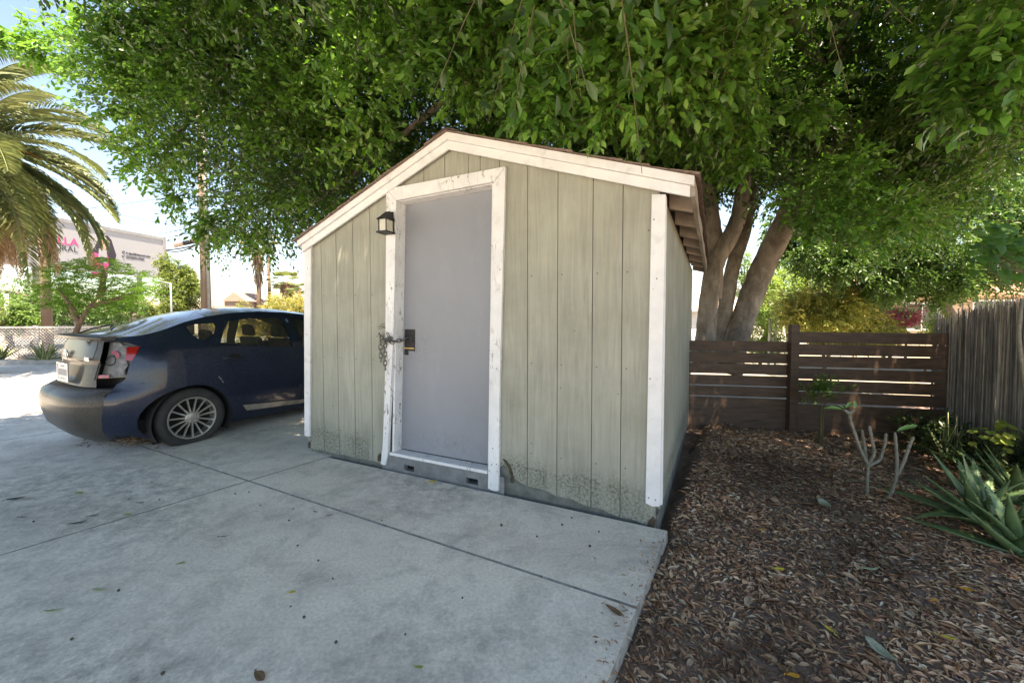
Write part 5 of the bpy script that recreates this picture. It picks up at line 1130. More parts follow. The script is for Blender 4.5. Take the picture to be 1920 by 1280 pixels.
# roof and rear glass loft
def loft(i0, i1, mat, name, rows=RAIL, crown=.052):
    mb = MB(); m = 13; rs_ = []
    rr = [r for r in rows]
    for k in range(len(rr) - 1):
        for t in (0, .5): rs_.append((rr[k][0] * (1 - t) + rr[k + 1][0] * t, rr[k][1] * (1 - t) + rr[k + 1][1] * t))
    rs_.append(rr[-1]); rs_ = [r for r in rs_ if i0 - 1e-6 <= r[0] <= i1 + 1e-6]
    for c, z in rs_:
        p = shell(c, z); hw = abs(p[1]); bow = .10 * max(0, min(1, (.1 - c) / .6)) + (-.16 * max(0, min(1, (c - 1.4) / .5)) if c > 1.4 else 0); cr = crown * (1 if c > 0 else max(.35, 1 + c * 1.1))
        for j in range(m): e = -1 + 2 * j / (m - 1); mb.v.append((p[0] - bow * (1 - e * e), e * hw, z + cr * (1 - abs(e) ** 2.4)))
    for i in range(len(rs_) - 1):
        for j in range(m - 1): mb.f.append((i * m + j, (i + 1) * m + j, (i + 1) * m + j + 1, i * m + j + 1)); mb.m.append(0)
    return mb.build(name, mat, car, smooth=True)
M_rglass = m_paint('dusty_rear_glass', (.03, .033, .036), (.06, .06, .06), .15, 0, .5)
loft(.21, 1.38, M_blue, 'roof'); loft(-.56, .21, M_rglass, 'rear_glass'); loft(1.38, 2.25, M_glass, 'windscreen'); loft(2.25, 3.4, M_blue, 'bonnet')
ws = MB()      # wiper on the sloping glass
def rg(y, c):
    z = float(np.interp(c, [r[0] for r in RAIL], [r[1] for r in RAIL])); p = shell(c, z); hw = abs(p[1]); e = y / hw; bow = .10 * max(0, min(1, (.1 - c) / .6)); cr = .052 * (1 if c > 0 else max(.35, 1 + c * 1.1)); return (p[0] - bow * (1 - e * e), y, z + cr * (1 - abs(e) ** 2.4))
def up(p, d): return (p[0], p[1], p[2] + d)
ws.tube([up(rg(.0, -.50), .012), up(rg(.12, -.38), .03), up(rg(.22, -.24), .022)], .007, 6).tube([up(rg(.02, -.30), .016), up(rg(.22, -.24), .018), up(rg(.42, -.22), .014)], .006, 6)
ws.build('wiper', M_trim, car, smooth=True)
MB().tube([rg(.0, .42), (rg(0, .42)[0] - .05, 0, rg(0, .42)[2] + .03), (rg(0, .42)[0] - .16, 0, rg(0, .42)[2] + .13)], [.006, .004, .0025], 6).build('antenna', M_trim, car)
# spoiler lip
sp = MB(); m = 21; K = []
for j in range(m):
    e = -1 + 2 * j / (m - 1); y = e * .575; s0 = -.535 - .105 * (1 - abs(e) ** 2.4); zb = 1.062 + .018 * (1 - e * e); K.append((s0, y, zb))
for (s0, y, zb) in K: sp.v += [(s0 + .05, y, zb + .022), (s0 - .03, y, zb + .020), (s0 - .058, y * 1.0, zb + .008), (s0 - .05, y, zb - .010), (s0 + .04, y, zb - .016)]
for j in range(m - 1):
    for k in range(5): sp.f.append((j * 5 + k, j * 5 + (k + 1) % 5, (j + 1) * 5 + (k + 1) % 5, (j + 1) * 5 + k)); sp.m.append(0)
sp.add([sp.v[i] for i in range(5)], [(0, 1, 2, 3, 4)]).add([sp.v[(m - 1) * 5 + i] for i in range(5)], [(4, 3, 2, 1, 0)]); sp.build('spoiler', M_tail_grey, car, smooth=True, bevel=.004)
# bumper and hatch
for sgn in (0,):
    bm = MB(); ho = [(-1.0001, .605)] + [(-.8, .607), (-.62, .612), (-.47, .605)] + BUMP_E[1:] + [(-.62, .125), (-.85, .12), (-1.0001, .12)]
    cdt_panel(bm, ho, [], sh0, .035); cdt_panel(bm, ho, [], far(sh0), .035, flip=True)
    # ledge rolling in under the hatch
    n = 24
    for e in (1, -1):
        r0 = [shell(-1 + .53 * i / n, .606) for i in range(n + 1)]; r1 = [shell(-1 + .53 * i / n, .625, .0) for i in range(n + 1)]; r2 = [shell(-1 + .53 * i / n, .624, .03) for i in range(n + 1)]
        vs = [(p[0], p[1] * e, p[2]) for p in r0 + r1 + r2]; fs = []
        for r_ in range(2):
            for i in range(n): a = r_ * (n + 1) + i; fs.append((a, a + 1, a + n + 2, a + n + 1) if e > 0 else (a + n + 1, a + n + 2, a + 1, a))
        bm.add(vs, fs)
    bmp = bm.build('bumper', M_tail_grey, car, smooth=True)
    hb = MB(); HO = [(-1.0001, .632), (-.6, .632), (-.612, .70), (-.602, .85), (-.588, 1.03), (-.575, 1.05), (-1.0001, 1.07)]
    REC = [(-1.0001, .665), (-.79, .665), (-.755, .835), (-1.0001, .845)]
    def hm(c, z):
        p = shell(c, z); k = 0
        if z < .86: k = .012 * min(1, (.86 - z) / .02)
        inx = max(0, min(1, (c + 1 - .22) / -.02 + 1)) if c > -.8 else 1
        if .66 < z < .845 and c < -.765: k += .028 * min(1, (z - .66) / .02, (.845 - z) / .02, (-.765 - c) / .02)
        return (p[0] + k, p[1], p[2])
    cdt_panel(hb, HO, [], hm, .02); cdt_panel(hb, HO, [], far(hm), .02, flip=True); hat = hb.build('hatch', M_tail_grey, car, smooth=True)
    # small vertical rear pane inside the hatch, above the crease
    pv = MB(); PO = [(-1.0001, .885), (-.66, .885), (-.635, 1.03), (-1.0001, 1.045)]
    for ff, fl in ((lambda c, z: (shell(c, z)[0] - .003, shell(c, z)[1], z), False), (lambda c, z: (shell(c, z)[0] - .003, -shell(c, z)[1], z), True)): cdt_panel(pv, PO, [], ff, .05, flip=fl)
    M_pane = simple('dusty_smoked_pane', (.035, .033, .03), .3, var=.35, scale=4, bs=0, coat=.15, spec=.3); pv.build('rear_pane', M_pane, hat, smooth=True)
# licence plate with its grey figures, badge and lettering
pl_ = MB().box((-.700, -.142, .672), (-.692, .142, .822)); plo = pl_.build('licence_plate', M_plate, hat, bevel=.002)
pf = MB()
for a, b in (((-.7045, -.148, .664), (-.699, .148, .6715)), ((-.7045, -.148, .8225), (-.699, .148, .830)), ((-.7045, -.148, .672), (-.699, -.1425, .822)), ((-.7045, .1425, .672), (-.699, .148, .822))): pf.box(a, b)
pf.build('plate_frame', M_chrome, hat)
rr_ = Matrix(((0, 0, -1, -.7005), (-1, 0, 0, 0), (0, 1, 0, 0), (0, 0, 0, 1)))
def car_text(body_, size, y, z, mat, parent, name='lettering', s=-.7012, off=0):
    M = Matrix(((0, 0, -1, s), (-1, 0, 0, y), (0, 1, 0, z), (0, 0, 0, 1))); return textmesh(name, body_, size, mat, parent, M, 'CENTER', .0006, 0, off)
# the plate's figures are too blurred to read in the photograph: plain grey strokes, no characters
pm_ = MB()
for i in range(7): y = .105 - .035 * i; pm_.box((-.7016, y - .009, .715), (-.7002, y + .009, .775))
pm_.box((-.7016, -.05, .795), (-.7002, .05, .808)); pm_.box((-.7016, -.06, .682), (-.7002, .06, .690)); pm_.build('blurred_figures', simple('faded_plate_figures', (.22, .22, .24), .6, bs=0), plo)
em = MB()
def ring(mb, cy, cz, ry, rz, s, r=.0042, n=28): mb.tube([(s, cy + ry * math.cos(t), cz + rz * math.sin(t)) for t in np.linspace(0, 6.283, n + 1)[:-1]], r, 6, closed=True)
ring(em, .10, .905, .058, .040, -.652, .005); ring(em, .10, .917, .030, .016, -.653); ring(em, .10, .900, .013, .034, -.654); em.build('emblem', M_chrome, hat, smooth=True)
for i, chx in enumerate('PRIUS'): pass
car_text('PRIUS', .042, -.40, .865, M_chrome, hat, 'badge_lettering', -.640, .0012)
# broken right rear lamp: grey bowl, torn white plastic, red pieces
def lampmap(off): return lambda c, z: shell(c, z, off)
lc_ = MB(); cdt_panel(lc_, shrink(LAMP, -.006), [], lampmap(.05), .03); lh = lc_.build('tail_lamp', M_grey_pl, car, smooth=True)
tw_ = MB(); TORN = [(-.54, 1.02), (-.50, 1.03), (-.47, 1.0), (-.44, .995), (-.425, .96), (-.44, .93), (-.425, .90), (-.445, .86), (-.43, .82), (-.45, .78), (-.44, .735), (-.52, .725), (-.53, .745), (-.50, .77), (-.515, .81), (-.485, .84), (-.50, .87), (-.475, .90), (-.49, .94), (-.53, .96)]
cdt_panel(tw_, TORN, [], lampmap(.030), .03); tw_.build('torn_plastic', M_white_pl, lh, smooth=False)
rd = MB(); cdt_panel(rd, [(-.435, .985), (-.356, .985), (-.40, .865), (-.44, .865)], [], lampmap(-.002), .025); cdt_panel(rd, [(-.435, .985), (-.356, .985), (-.40, .865), (-.44, .865)], [], lampmap(.02), .025, flip=True); rd.build('red_lens', M_redl, lh, smooth=True)
r2 = MB(); cdt_panel(r2, [(-.545, .95), (-.515, .955), (-.49, .93), (-.49, .885), (-.505, .885), (-.515, .92), (-.535, .925)], [], lampmap(.022), .03); r2.build('red_lens', M_redl, lh); r2 = MB(); cdt_panel(r2, [(-.60, .74), (-.525, .745), (-.525, .715), (-.60, .712)], [], lampmap(.012), .03); r2.build('red_lens', M_redl, lh)
MB().tube([shell(c, z, .03) for c, z in ((-.58, .86), (-.56, .90), (-.53, .91), (-.51, .88), (-.515, .84), (-.54, .82), (-.57, .83))], .004, 6, closed=True).build('bulb_ring', M_liner, lh)
ed = MB().tube([shell(c, z, .002) for c, z in [(-.602, .85), (-.612, .70)]] , .004, 5); ed.build('lamp_edge', M_liner, lh)
# lamp on the far side, whole
fl = MB(); cdt_panel(fl, LAMP, [], far(lampmap(.002)), .05, flip=True); fl.build('tail_lamp', M_redl, car, smooth=True)
# creases and scuffs
for path in ([(-.42, .69), (-.33, .655), (-.23, .615), (-.12, .575)], ):
    MB().tube([shell(c, z, .0015) for c, z in path], .003, 5).build('panel_gap', M_liner, car)
MB().tube([shell(c, z, .0012) for c, z in BUMP_E], .003, 5).build('panel_gap', M_liner, car)
su = MB()
for (c, z) in ((.235, .60), (.22, .62), (.25, .57)): su.add([shell(c, z, -.001), shell(c + .018, z - .01, -.001), shell(c + .012, z + .015, -.001), shell(c + .002, z + .02, -.001)], [(0, 1, 2, 3)])
su.build('paint_chip', M_white_pl, car)
# underbody, cabin floor, seats
MB().box((-.55, -.66, .16), (3.2, .66, .30)).build('underbody', M_liner, car, bevel=.02)
MB().box((-.45, -.66, .5), (-.02, .66, .80)).build('boot_floor', M_inner, car)
def seat(x, y, w_, hz, name='seat'):
    b = MB(); b.hexa([(x - .05, y - w_, .35), (x + .42, y - w_, .35), (x + .42, y + w_, .35), (x - .05, y + w_, .35), (x - .05, y - w_, .48), (x + .42, y - w_, .53), (x + .42, y + w_, .53), (x - .05, y + w_, .48)])
    b.hexa([(x - .12, y - w_, .45), (x + .02, y - w_, .45), (x + .02, y + w_, .45), (x - .12, y + w_, .45), (x - .27, y - w_ * .85, hz), (x - .17, y - w_ * .85, hz), (x - .17, y + w_ * .85, hz), (x - .27, y + w_ * .85, hz)])
    s_ = b.build(name, M_inner, car, bevel=.03)
    for yy in ([y] if w_ < .4 else [y - .35, y + .35]):
        h_ = MB(); h_.hexa([(x - .27, yy - .12, hz + .01), (x - .18, yy - .12, hz + .01), (x - .18, yy + .12, hz + .01), (x - .27, yy + .12, hz + .01), (x - .29, yy - .10, hz + .17), (x - .21, yy - .10, hz + .17), (x - .21, yy + .10, hz + .17), (x - .29, yy + .10, hz + .17)]); h_.build('headrest', M_inner, s_, bevel=.04)
seat(.55, 0, .60, .94, 'rear_seat'); seat(1.35, -.34, .24, .97); seat(1.35, .34, .24, .97)
MB().box((2.0, -.6, .55), (2.3, .6, .88)).build('dashboard', M_inner, car, bevel=.04)
MB().add([shell(3.4, .14), shell(3.4, .60), far(sh0)(3.4, .60), far(sh0)(3.4, .14)], [(0, 1, 2, 3)]).build('front_panel', M_blue, car)
# ------------------------------------------------------------------ palm at the left
M_frond = leafmat('palm_frond_green', [(0, (.07, .11, .045)), (.5, (.15, .19, .075)), (1, (.27, .29, .12))], (.38, .42, .12), .25, .45)
M_dead = leafmat('dead_palm_frond', [(0, (.12, .075, .045)), (.5, (.24, .16, .10)), (1, (.38, .27, .17))], (.4, .27, .12), .2, .7, .2)
M_orange = leafmat('palm_flower_orange', [(0, (.35, .16, .03)), (1, (.60, .32, .06))], (.6, .3, .05), .25)
M_ptrunk = m_bark('palm_trunk_bark', (.08, .055, .04), (.17, .12, .09), (.28, .21, .15))
PC = Vector(at(-75, 262, 8.2)); palm = empty('palm_tree', (PC.x, PC.y, 0), 0, 'feathery date palm with drooping green fronds and brown dead skirt at the left edge', 'palm tree')
limb_mb = MB(); limb(limb_mb, [(0, 0, -.1), (.05, 0, 1.5), (.0, 0, 3), (0, 0, PC.z - .2)], [.34, .30, .30, .36], 14); limb_mb.build('trunk', M_ptrunk, palm, smooth=True)
def frond(az, e0, L, bend, mat, name='frond', nl=64, lf=.42, sag=.0, zoff=0, wd=.026, ragged=0):
    pts = []; p = np.array([math.cos(az) * .12, math.sin(az) * .12, PC.z + zoff]); e = e0; n = 18; T = []
    for i in range(n + 1):
        pts.append(p.copy()); d = np.array([math.cos(az) * math.cos(e), math.sin(az) * math.cos(e), math.sin(e)]); T.append(d); p = p + d * L / n; e = max(-1.5, e - bend / n * (.5 + i / n))
    pts = np.array(pts); T = np.array(T); mb = MB(); mb.tube([Vector(x) for x in pts], [.022 * (1 - .85 * i / n) + .002 for i in range(n + 1)], 5)
    t = np.linspace(.08, .995, nl); idx = t * n; i0 = np.minimum(idx.astype(int), n - 1); fr = (idx - i0)[:, None]; P = pts[i0] * (1 - fr) + pts[i0 + 1] * fr; D = nz(T[i0])
    side = np.array([-math.sin(az), math.cos(az), 0.]); upv = np.cross(D, side) * -1; upv = np.where(upv[:, 2:3] < 0, -upv, upv)
    out = []
    for s_ in (-1, 1):
        ll = lf * np.sin(np.pi * np.clip(t * .86 + .12, 0, 1)) ** .6 * rng.uniform(.85, 1.1, nl) * (1 - ragged * rng.uniform(0, .6, nl))
        ld = D * .72 + side[None] * s_ * .75 + upv * .30 + rng.normal(0, .07, D.shape); ld[:, 2] -= .16 + sag
        nn = upv - side[None] * s_ * .4 + rng.normal(0, .2, D.shape); out.append(leafgeo(P, ld, nn, ll, wd, LEAF_B))
        # drooping outer half of each leaflet
        tip = P + nz(ld) * (ll * .8)[:, None]; ld2 = nz(ld) + np.array([0, 0, -.55]); out.append(leafgeo(tip, ld2, nn, ll * .45, wd * .6, LEAF_B))
    V, F = join(out); mb2 = MB(); mb2.v = mb.v; k = len(mb.v)
    mb.add(V.tolist(), F.tolist()); return mb.build(name, mat, palm)
for i in range(38):
    az = i * 2.39996; k = i / 38; e0 = R(82 - 118 * k + rnd.uniform(-8, 8)); frond(az, e0, rnd.uniform(2.65, 3.15) * (1 - .10 * (k > .8)), R(104) * rnd.uniform(.75, 1.2) * (1 - .45 * k), M_frond, wd=.017, nl=92)
for i in range(12): frond(R(-75) + R(140) * i / 11 + rnd.uniform(-.1, .1), R(-5 - 45 * rnd.random()), rnd.uniform(2.6, 3.3), R(rnd.uniform(45, 80)), M_frond, wd=.017, nl=92)
for i in range(34): frond(i * 2.1 + rnd.uniform(-.3, .3), R(rnd.uniform(-38, -62)), rnd.uniform(2.3, 3.0), R(rnd.uniform(40, 60)), M_dead, 'dead_frond', 44, .30, .35, -.25, .03, .6)
for i in range(7): frond(i * .9 - 1, R(rnd.uniform(5, 25)), 1.0, R(60), M_orange, 'flower_stalk', 40, .16, .2, -.1, .02)

# ------------------------------------------------------------------ billboard
BBR = np.array([-26.9, 31.0]); bd = nz(np.array([-.55, -5.4])); bn = np.array([-bd[1], bd[0]]); bn = bn if bn[0] > 0 else -bn
bb = empty('billboard', (BBR[0], BBR[1], -.2), 0, 'large white billboard with a woman in pink, web address and phone number', 'billboard')
M_bface = simple('billboard_vinyl', (.33, .335, .35), .6, var=.03, scale=.5, bs=0); M_bframe = simple('billboard_frame', (.30, .30, .30), .6, .3, var=.15, scale=3)
M_btxt = simple('billboard_black_print', (.04, .04, .05), .6, bs=0); M_bpink = simple('billboard_pink_print', (.60, .06, .22), .6, bs=0); M_bhair = simple('printed_hair', (.025, .02, .03), .6, bs=0); M_bskin = simple('printed_skin', (.50, .30, .22), .6, var=.1, bs=0)
Z0, Z1, LEN = 3.95, 7.05, 11.0
def B3(a, z, o=0): return (bd[0] * a + bn[0] * o, bd[1] * a + bn[1] * o, z + .2)
def bbox_(mb, a0, a1, z0, z1, o0, o1): mb.hexa([B3(a0, z0, o0), B3(a1, z0, o0), B3(a1, z0, o1), B3(a0, z0, o1), B3(a0, z1, o0), B3(a1, z1, o0), B3(a1, z1, o1), B3(a0, z1, o1)])
m_ = MB(); bbox_(m_, .25, LEN - .25, Z0 + .22, Z1 - .22, -.05, .04); face = m_.build('face', M_bface, bb)
m_ = MB(); bbox_(m_, 0, LEN, Z0, Z0 + .22, -.3, .09); bbox_(m_, 0, LEN, Z1 - .22, Z1, -.3, .09); bbox_(m_, 0, .25, Z0 + .22, Z1 - .22, -.3, .09); bbox_(m_, LEN - .25, LEN, Z0 + .22, Z1 - .22, -.3, .09); bbox_(m_, .25, LEN - .25, Z0 + .22, Z1 - .22, -.3, -.22); m_.build('frame', M_bframe, bb)
for a in (1.6, 7.5): MB().tube([B3(a, -.2, -.5), B3(a, Z1 - .5, -.5)], .16, 10).build('post', M_bframe, bb, smooth=True)
def bpx(px, py):                      # pixel on the face -> (a, z)
    d = ray(px, py); o = np.array([0, 0, CAMH]); t = ((BBR + bn * .04) @ bn - 0) / (d[:2] @ bn); P = o + d * t; return float((P[:2] - BBR) @ bd), float(P[2])
def bpoly(pts, mat, o, name='picture'):
    P = [bpx(*p) for p in pts]; n = len(P); return MB().add([B3(a, z, .04 + o) for a, z in P], [tuple(range(n))]).build(name, mat, face)
bpoly([(178, 462), (183, 450), (190, 443), (202, 442), (209, 450), (213, 463), (218, 478), (215, 494), (205, 502), (196, 498), (186, 480), (175, 478), (170, 472)], M_bhair, .004)
bpoly([(187, 450), (196, 449), (200, 456), (199, 466), (193, 472), (188, 466), (186, 457)], M_bskin, .008)
bpoly([(168, 481), (176, 473), (186, 476), (200, 474), (204, 486), (202, 520), (172, 520)], M_bpink, .006)
bpoly([(185, 466), (200, 469), (200, 494), (184, 492)], M_bface, .012)
def btext(s, px, py, size, mat, al='LEFT', off=0):
    a, z = bpx(px, py); M = Matrix(((-bd[0], 0, bn[0], B3(a, z, .052)[0]), (-bd[1], 0, bn[1], B3(a, z, .052)[1]), (0, 1, 0, z + .2), (0, 0, 0, 1))); return textmesh('lettering', s, size, mat, face, M, al, .003, 0, off)
a0, _ = bpx(236, 474); a1, _ = bpx(290, 483); wtxt = abs(a1 - a0)
btext('BellaAllNatural.com', 236, 476.5, wtxt / 9.6, M_btxt, off=.008); btext('(323)552-6262', 236, 483.5, wtxt / 9.6, M_btxt, off=.008)
btext('BELLA', 147, 462, .66, M_bpink, 'RIGHT', .01); btext('NATURAL', 146, 473.5, .48, M_btxt, 'RIGHT')
for (x, y, r_) in ((231, 472.5, 2.2), (231, 480, 2.0)):
    cpts = [(x + r_ * math.cos(t), y + r_ * math.sin(t) * (1 if y < 475 else .7)) for t in np.linspace(0, 6.283, 13)[:-1]]; P = [bpx(*p) for p in cpts]
    if y < 475: MB().tube([B3(a, z, .055) for a, z in P], .018, 5, closed=True).build('icon', M_btxt, face)
    else: MB().tube([B3(a, z, .055) for a, z in P[2:8]], .03, 5).build('icon', M_btxt, face)

# ------------------------------------------------------------------ poles and wires
M_pole = simple('weathered_pole_wood', (.19, .135, .10), .9, var=.35, scale=4, bs=.5, stretch=(4, 4, .2)); M_galv = simple('galvanised_steel', (.24, .25, .25), .5, .5, scale=6); M_wire = simple('cable_black', (.03, .03, .03), .7, bs=0)
up_ = at(387, 585, 15.5); pole = empty('utility_pole', (up_[0], up_[1], -.2), 0, 'tall brown wooden utility pole with crossarm and cable boxes behind the car', 'utility pole')
MB().tube([(0, 0, 0), (0, 0, 5), (0, 0, 10.5)], [.175, .16, .13], 12).build('shaft', M_pole, pole, smooth=True)
MB().tube([(.17, -.10, 0), (.165, -.09, 5), (.14, -.08, 9.5)], .045, 8).build('conduit', M_galv, pole, smooth=True)
cz_ = at(400, 455, 15.5)[2] + .2
MB().beam((-1.0, -.2, cz_ - .16), (1.35, -.25, cz_ + .42), .09, .11).build('crossarm', M_pole, pole)
MB().tube([(-.6, -.22, cz_ - .06), (-.25, -.22, cz_ + .02)], .09, 10).build('splice_box', M_black, pole, smooth=True)
MB().box((.48, -.38, cz_ + .34), (.92, -.2, cz_ + .52)).build('splice_box', M_black, pole, bevel=.02)
p2 = at(91, 665, 12.2); o = MB().tube([(0, 0, 0), (0, 0, 5.5)], [.13, .11], 12).build('utility_pole', M_pole, None, smooth=True); o.location = (p2[0], p2[1], -.1); tag(o, 'brown wooden pole rising behind the palm and the white lattice fence', 'utility pole')
p3 = at(322, 600, 16.5); o = MB().tube([(0, 0, 0), (0, 0, at(322, 531, 16.5)[2] + .2)], .035, 8).tube([(0, 0, at(322, 532, 16.5)[2] + .2), (-.45, 0, at(322, 532, 16.5)[2] + .3)], .025, 6).build('street_post', M_galv, None, smooth=True); o.location = (p3[0], p3[1], -.2); tag(o, 'thin grey steel post with short arm under the right end of the billboard', 'post')
def wire(label, a, b, sag, r=.014, name='overhead_wire'):
    a = Vector(a); b = Vector(b); pts = [a.lerp(b, t) - Vector((0, 0, sag * 4 * t * (1 - t))) for t in np.linspace(0, 1, 20)]; o = MB().tube(pts, r, 5).build(name, M_wire, None); tag(o, label, 'wire')
wire('topmost thin overhead wire, running up to the crown of the big tree', at(-300, 440, 18), at(500, 338, 24), .3, .012)
wire('overhead wire crossing just over the billboard towards the pole, upper of a pair', at(120, 372, 34), at(388, 434, 15.4), .2, .014)
wire('overhead wire crossing just over the billboard towards the pole, lower of a pair', at(120, 385, 34), at(388, 440, 15.4), .2, .012)
wire('dark cable from the billboard frame to the crossarm, upper one', at(292, 440, 30), at(386, 420, 15.4), .02, .02)
wire('dark cable from the billboard frame to the crossarm, lower one', at(306, 446, 30), at(386, 430, 15.4), .02, .02)
wire('thick sagging cable ending in a coil left of the pole, upper strand', at(312, 469, 20), at(430, 440, 15.3), .1, .035)
wire('thick sagging cable loop left of the pole, lower strand', at(312, 470, 20), at(362, 462, 16), .12, .03)
wire('overhead wire running right from the pole behind the tree', at(395, 430, 15.4), at(700, 452, 22), .1, .016)
wire('thin wire seen through the fork of the big trunk', at(1290, 521, 25), at(1480, 514, 25), .1, .02)

# ------------------------------------------------------------------ plants and fences along the street
M_feath = leafmat('feathery_leaf', [(0, (.025, .085, .014)), (.45, (.06, .155, .022)), (.8, (.12, .23, .035)), (1, (.20, .29, .045))], (.22, .42, .04), .32, .7, .1)
ft = empty('feathery_tree', (*at(150, 690, 10.6)[:2], -.05), 0, 'small feathery bright green tree with flat layered crown behind the car', 'tree'); OFt = np.array(ft.location)
mb = MB()
for pts in ([at(128, 660, 10.6), at(148, 610, 10.6), at(168, 575, 10.6), at(200, 540, 10.6)], [at(150, 608, 10.6), at(130, 570, 10.5), at(110, 540, 10.4)], [at(168, 575, 10.6), at(220, 560, 10.7), at(265, 545, 10.8)], [at(185, 560, 10.6), at(195, 520, 10.6), at(190, 498, 10.6)]): limb(mb, [Vector(p) - Vector(OFt) for p in pts], [.07, .055, .04, .02][:len(pts)], 8, 5)
mb.build('trunk', M_brown, ft, smooth=True)
cl = []; cs = []
FSIL = [(85, 500), (110, 488), (150, 484), (185, 480), (215, 484), (240, 500), (270, 508), (292, 525), (296, 545), (285, 560), (262, 575), (240, 585), (215, 590), (160, 588), (135, 578), (95, 575), (78, 560), (74, 530)]
Pl, Dl = [], []
while len(Pl) < 900:
    px, py, Y = rnd.uniform(70, 300), rnd.uniform(478, 592), rnd.uniform(9.6, 11.6)
    if not pts_in(px, py, FSIL): continue
    Pl.append(at(px, py, Y)); a = rnd.uniform(0, 6.28); Dl.append((math.cos(a), math.sin(a), rnd.uniform(-.35, .25)))
Pl = np.array(Pl); Dl = nz(np.array(Dl)); L_ = rng.uniform(.25, .42, len(Pl)); V, F = sprigs(Pl - OFt, Dl, L_, 22, .075, .016, LEAF_B, .12, 1.3)
npmesh('crown', V, F, M_feath, ft)
simple_tree('round_tree', 'rounded olive-green street tree right of the billboard, left of the utility pole', (*at(335, 640, 24)[:2], -.2), 4,
            ABL(335, 540, 24, (1.15, 1.1, 1.5), 26, .5) + ABL(312, 500, 24, (.5, .5, .5), 5, .4) + ABL(352, 515, 24, (.6, .5, .6), 6, .4) + ABL(290, 575, 23, (1.8, .8, .6), 12, .4), leafmat('olive_tree_leaf', [(0, (.035, .07, .02)), (.5, (.09, .15, .035)), (1, (.24, .28, .06))], (.35, .42, .07), .35), M_brown, .13, 60, 10, trunk_r=.18)
simple_tree('hedge_tree', 'dark green tree behind the feathery tree at far left', (*at(60, 640, 15)[:2], -.2), 3, ABL(45, 560, 15, (1.9, .7, .8), 18, .45) + ABL(220, 575, 15, (1.6, .7, .5), 12, .4) + ABL(120, 580, 14.5, (1.2, .6, .5), 10, .4), M_lf_dark, M_brown, .11, 45, 10)
simple_tree('low_tree', 'leafy green shrub at the left edge above the lattice fence', (*at(15, 660, 12)[:2], -.1), 2, ABL(10, 590, 12, (.5, .5, .55), 10, .28) + ABL(45, 607, 12, (.30, .3, .22), 5, .2), M_lf_mid, M_brown, .09, 40, 9, cat='shrub')
M_hfl = leafmat('orange_flowering_hedge_leaf', [(0, (.07, .12, .03)), (.4, (.17, .24, .05)), (.7, (.34, .28, .08)), (.88, (.50, .18, .06)), (1, (.55, .13, .05))], (.5, .35, .08), .35)
simple_tree('flowering_hedge', 'long hedge with orange flowers behind the roof of the blue car', (*at(500, 660, 12)[:2], -.1), 2, ABL(470, 590, 11.5, (1.2, .4, .28), 20, .22) + ABL(545, 582, 11.2, (.8, .4, .3), 14, .24) + ABL(600, 600, 11.2, (.8, .4, .5), 14, .26) + ABL(500, 620, 11.3, (1.5, .4, .3), 16, .26), M_hfl, M_brown, .055, 50, 10, cat='hedge')
# far palms
M_fan = leafmat('fan_palm_leaf', [(0, (.07, .11, .04)), (1, (.22, .25, .10))], (.35, .4, .1), .3)
def fan(t, c, n, r_, mat, down=False, name='frond'):
    mb = MB()
    for i in range(n):
        a = rnd.uniform(0, 6.28); e = rnd.uniform(-.5, 1.2) if not down else rnd.uniform(-1.5, -1.1); d = Vector((math.cos(a) * math.cos(e), math.sin(a) * math.cos(e), math.sin(e))); p = Vector(c) + d * r_ * .5; s_ = d.cross(Vector((0, 0, 1))).normalized(); u_ = s_.cross(d)
        for k in range(11): t_ = -1.1 + 2.2 * k / 10; dd_ = (d * math.cos(t_) + s_ * math.sin(t_)) + Vector((0, 0, -.25)); sd2 = dd_.cross(u_).normalized(); mb.add([p, p + dd_ * r_ * .4 + sd2 * .022 * r_ * 2, p + dd_ * r_ * .65, p + dd_ * r_ * .4 - sd2 * .022 * r_ * 2], [(0, 1, 2, 3)])
    mb.build(name, mat, t)
def fanpalm(px, py_top, Y, label, r_, n, skirt=0, tr_=.12, gr=None):
    b = at(px, 640, Y); top = at(px, py_top, Y)[2] + .2; t = empty('fan_palm', (b[0], b[1], -.2), 0, label, 'palm tree', gr); MB().tube([(0, 0, 0), (.05, 0, top * .5), (0, 0, top)], [tr_ * 1.2, tr_, tr_], 8).build('trunk', M_ptrunk, t, smooth=True)
    fan(t, (0, 0, top), n, r_, M_fan)
    if skirt:
        mb = MB()
        for i in range(240): a = rnd.uniform(0, 6.28); z = top - rnd.uniform(0, skirt) * .8; rr2 = rnd.uniform(.1, .48) * (1 - (top - z) / skirt * .45); p = Vector((math.cos(a) * rr2 * .6, math.sin(a) * rr2 * .6, z)); q_ = Vector((math.cos(a) * rr2, math.sin(a) * rr2, z - rnd.uniform(.35, .7))); mb.add([p + Vector((.03, 0, 0)), p - Vector((.03, 0, 0)), q_ - Vector((.012, 0, 0)), q_ + Vector((.012, 0, 0))], [(0, 1, 2, 3)])
        mb.build('dead_skirt', M_dead, t)
fanpalm(486, 462, 25, 'tall far palm with long shaggy brown skirt hanging below the tree foliage', 1.1, 22, 2.6, .13)
fanpalm(506, 452, 27, 'thin-trunked far palm just right of the shaggy one', .9, 12, 0, .10)
fanpalm(540, 528, 22, 'small pale fan palm behind the hedge, the taller of two near the shed corner', .85, 26, .5, .10)
fanpalm(563, 540, 21, 'small pale fan palm nearest the shed corner, the shorter of two', .7, 20, 0, .10)
simple_tree('far_shrub', 'distant mixed shrubs at the feet of the small fan palms', (*at(530, 640, 20)[:2], -.2), 2, ABL(530, 568, 20, (1.4, .6, .4), 14, .35), M_lf_yel, M_brown, .09, 35, 9, cat='shrub')
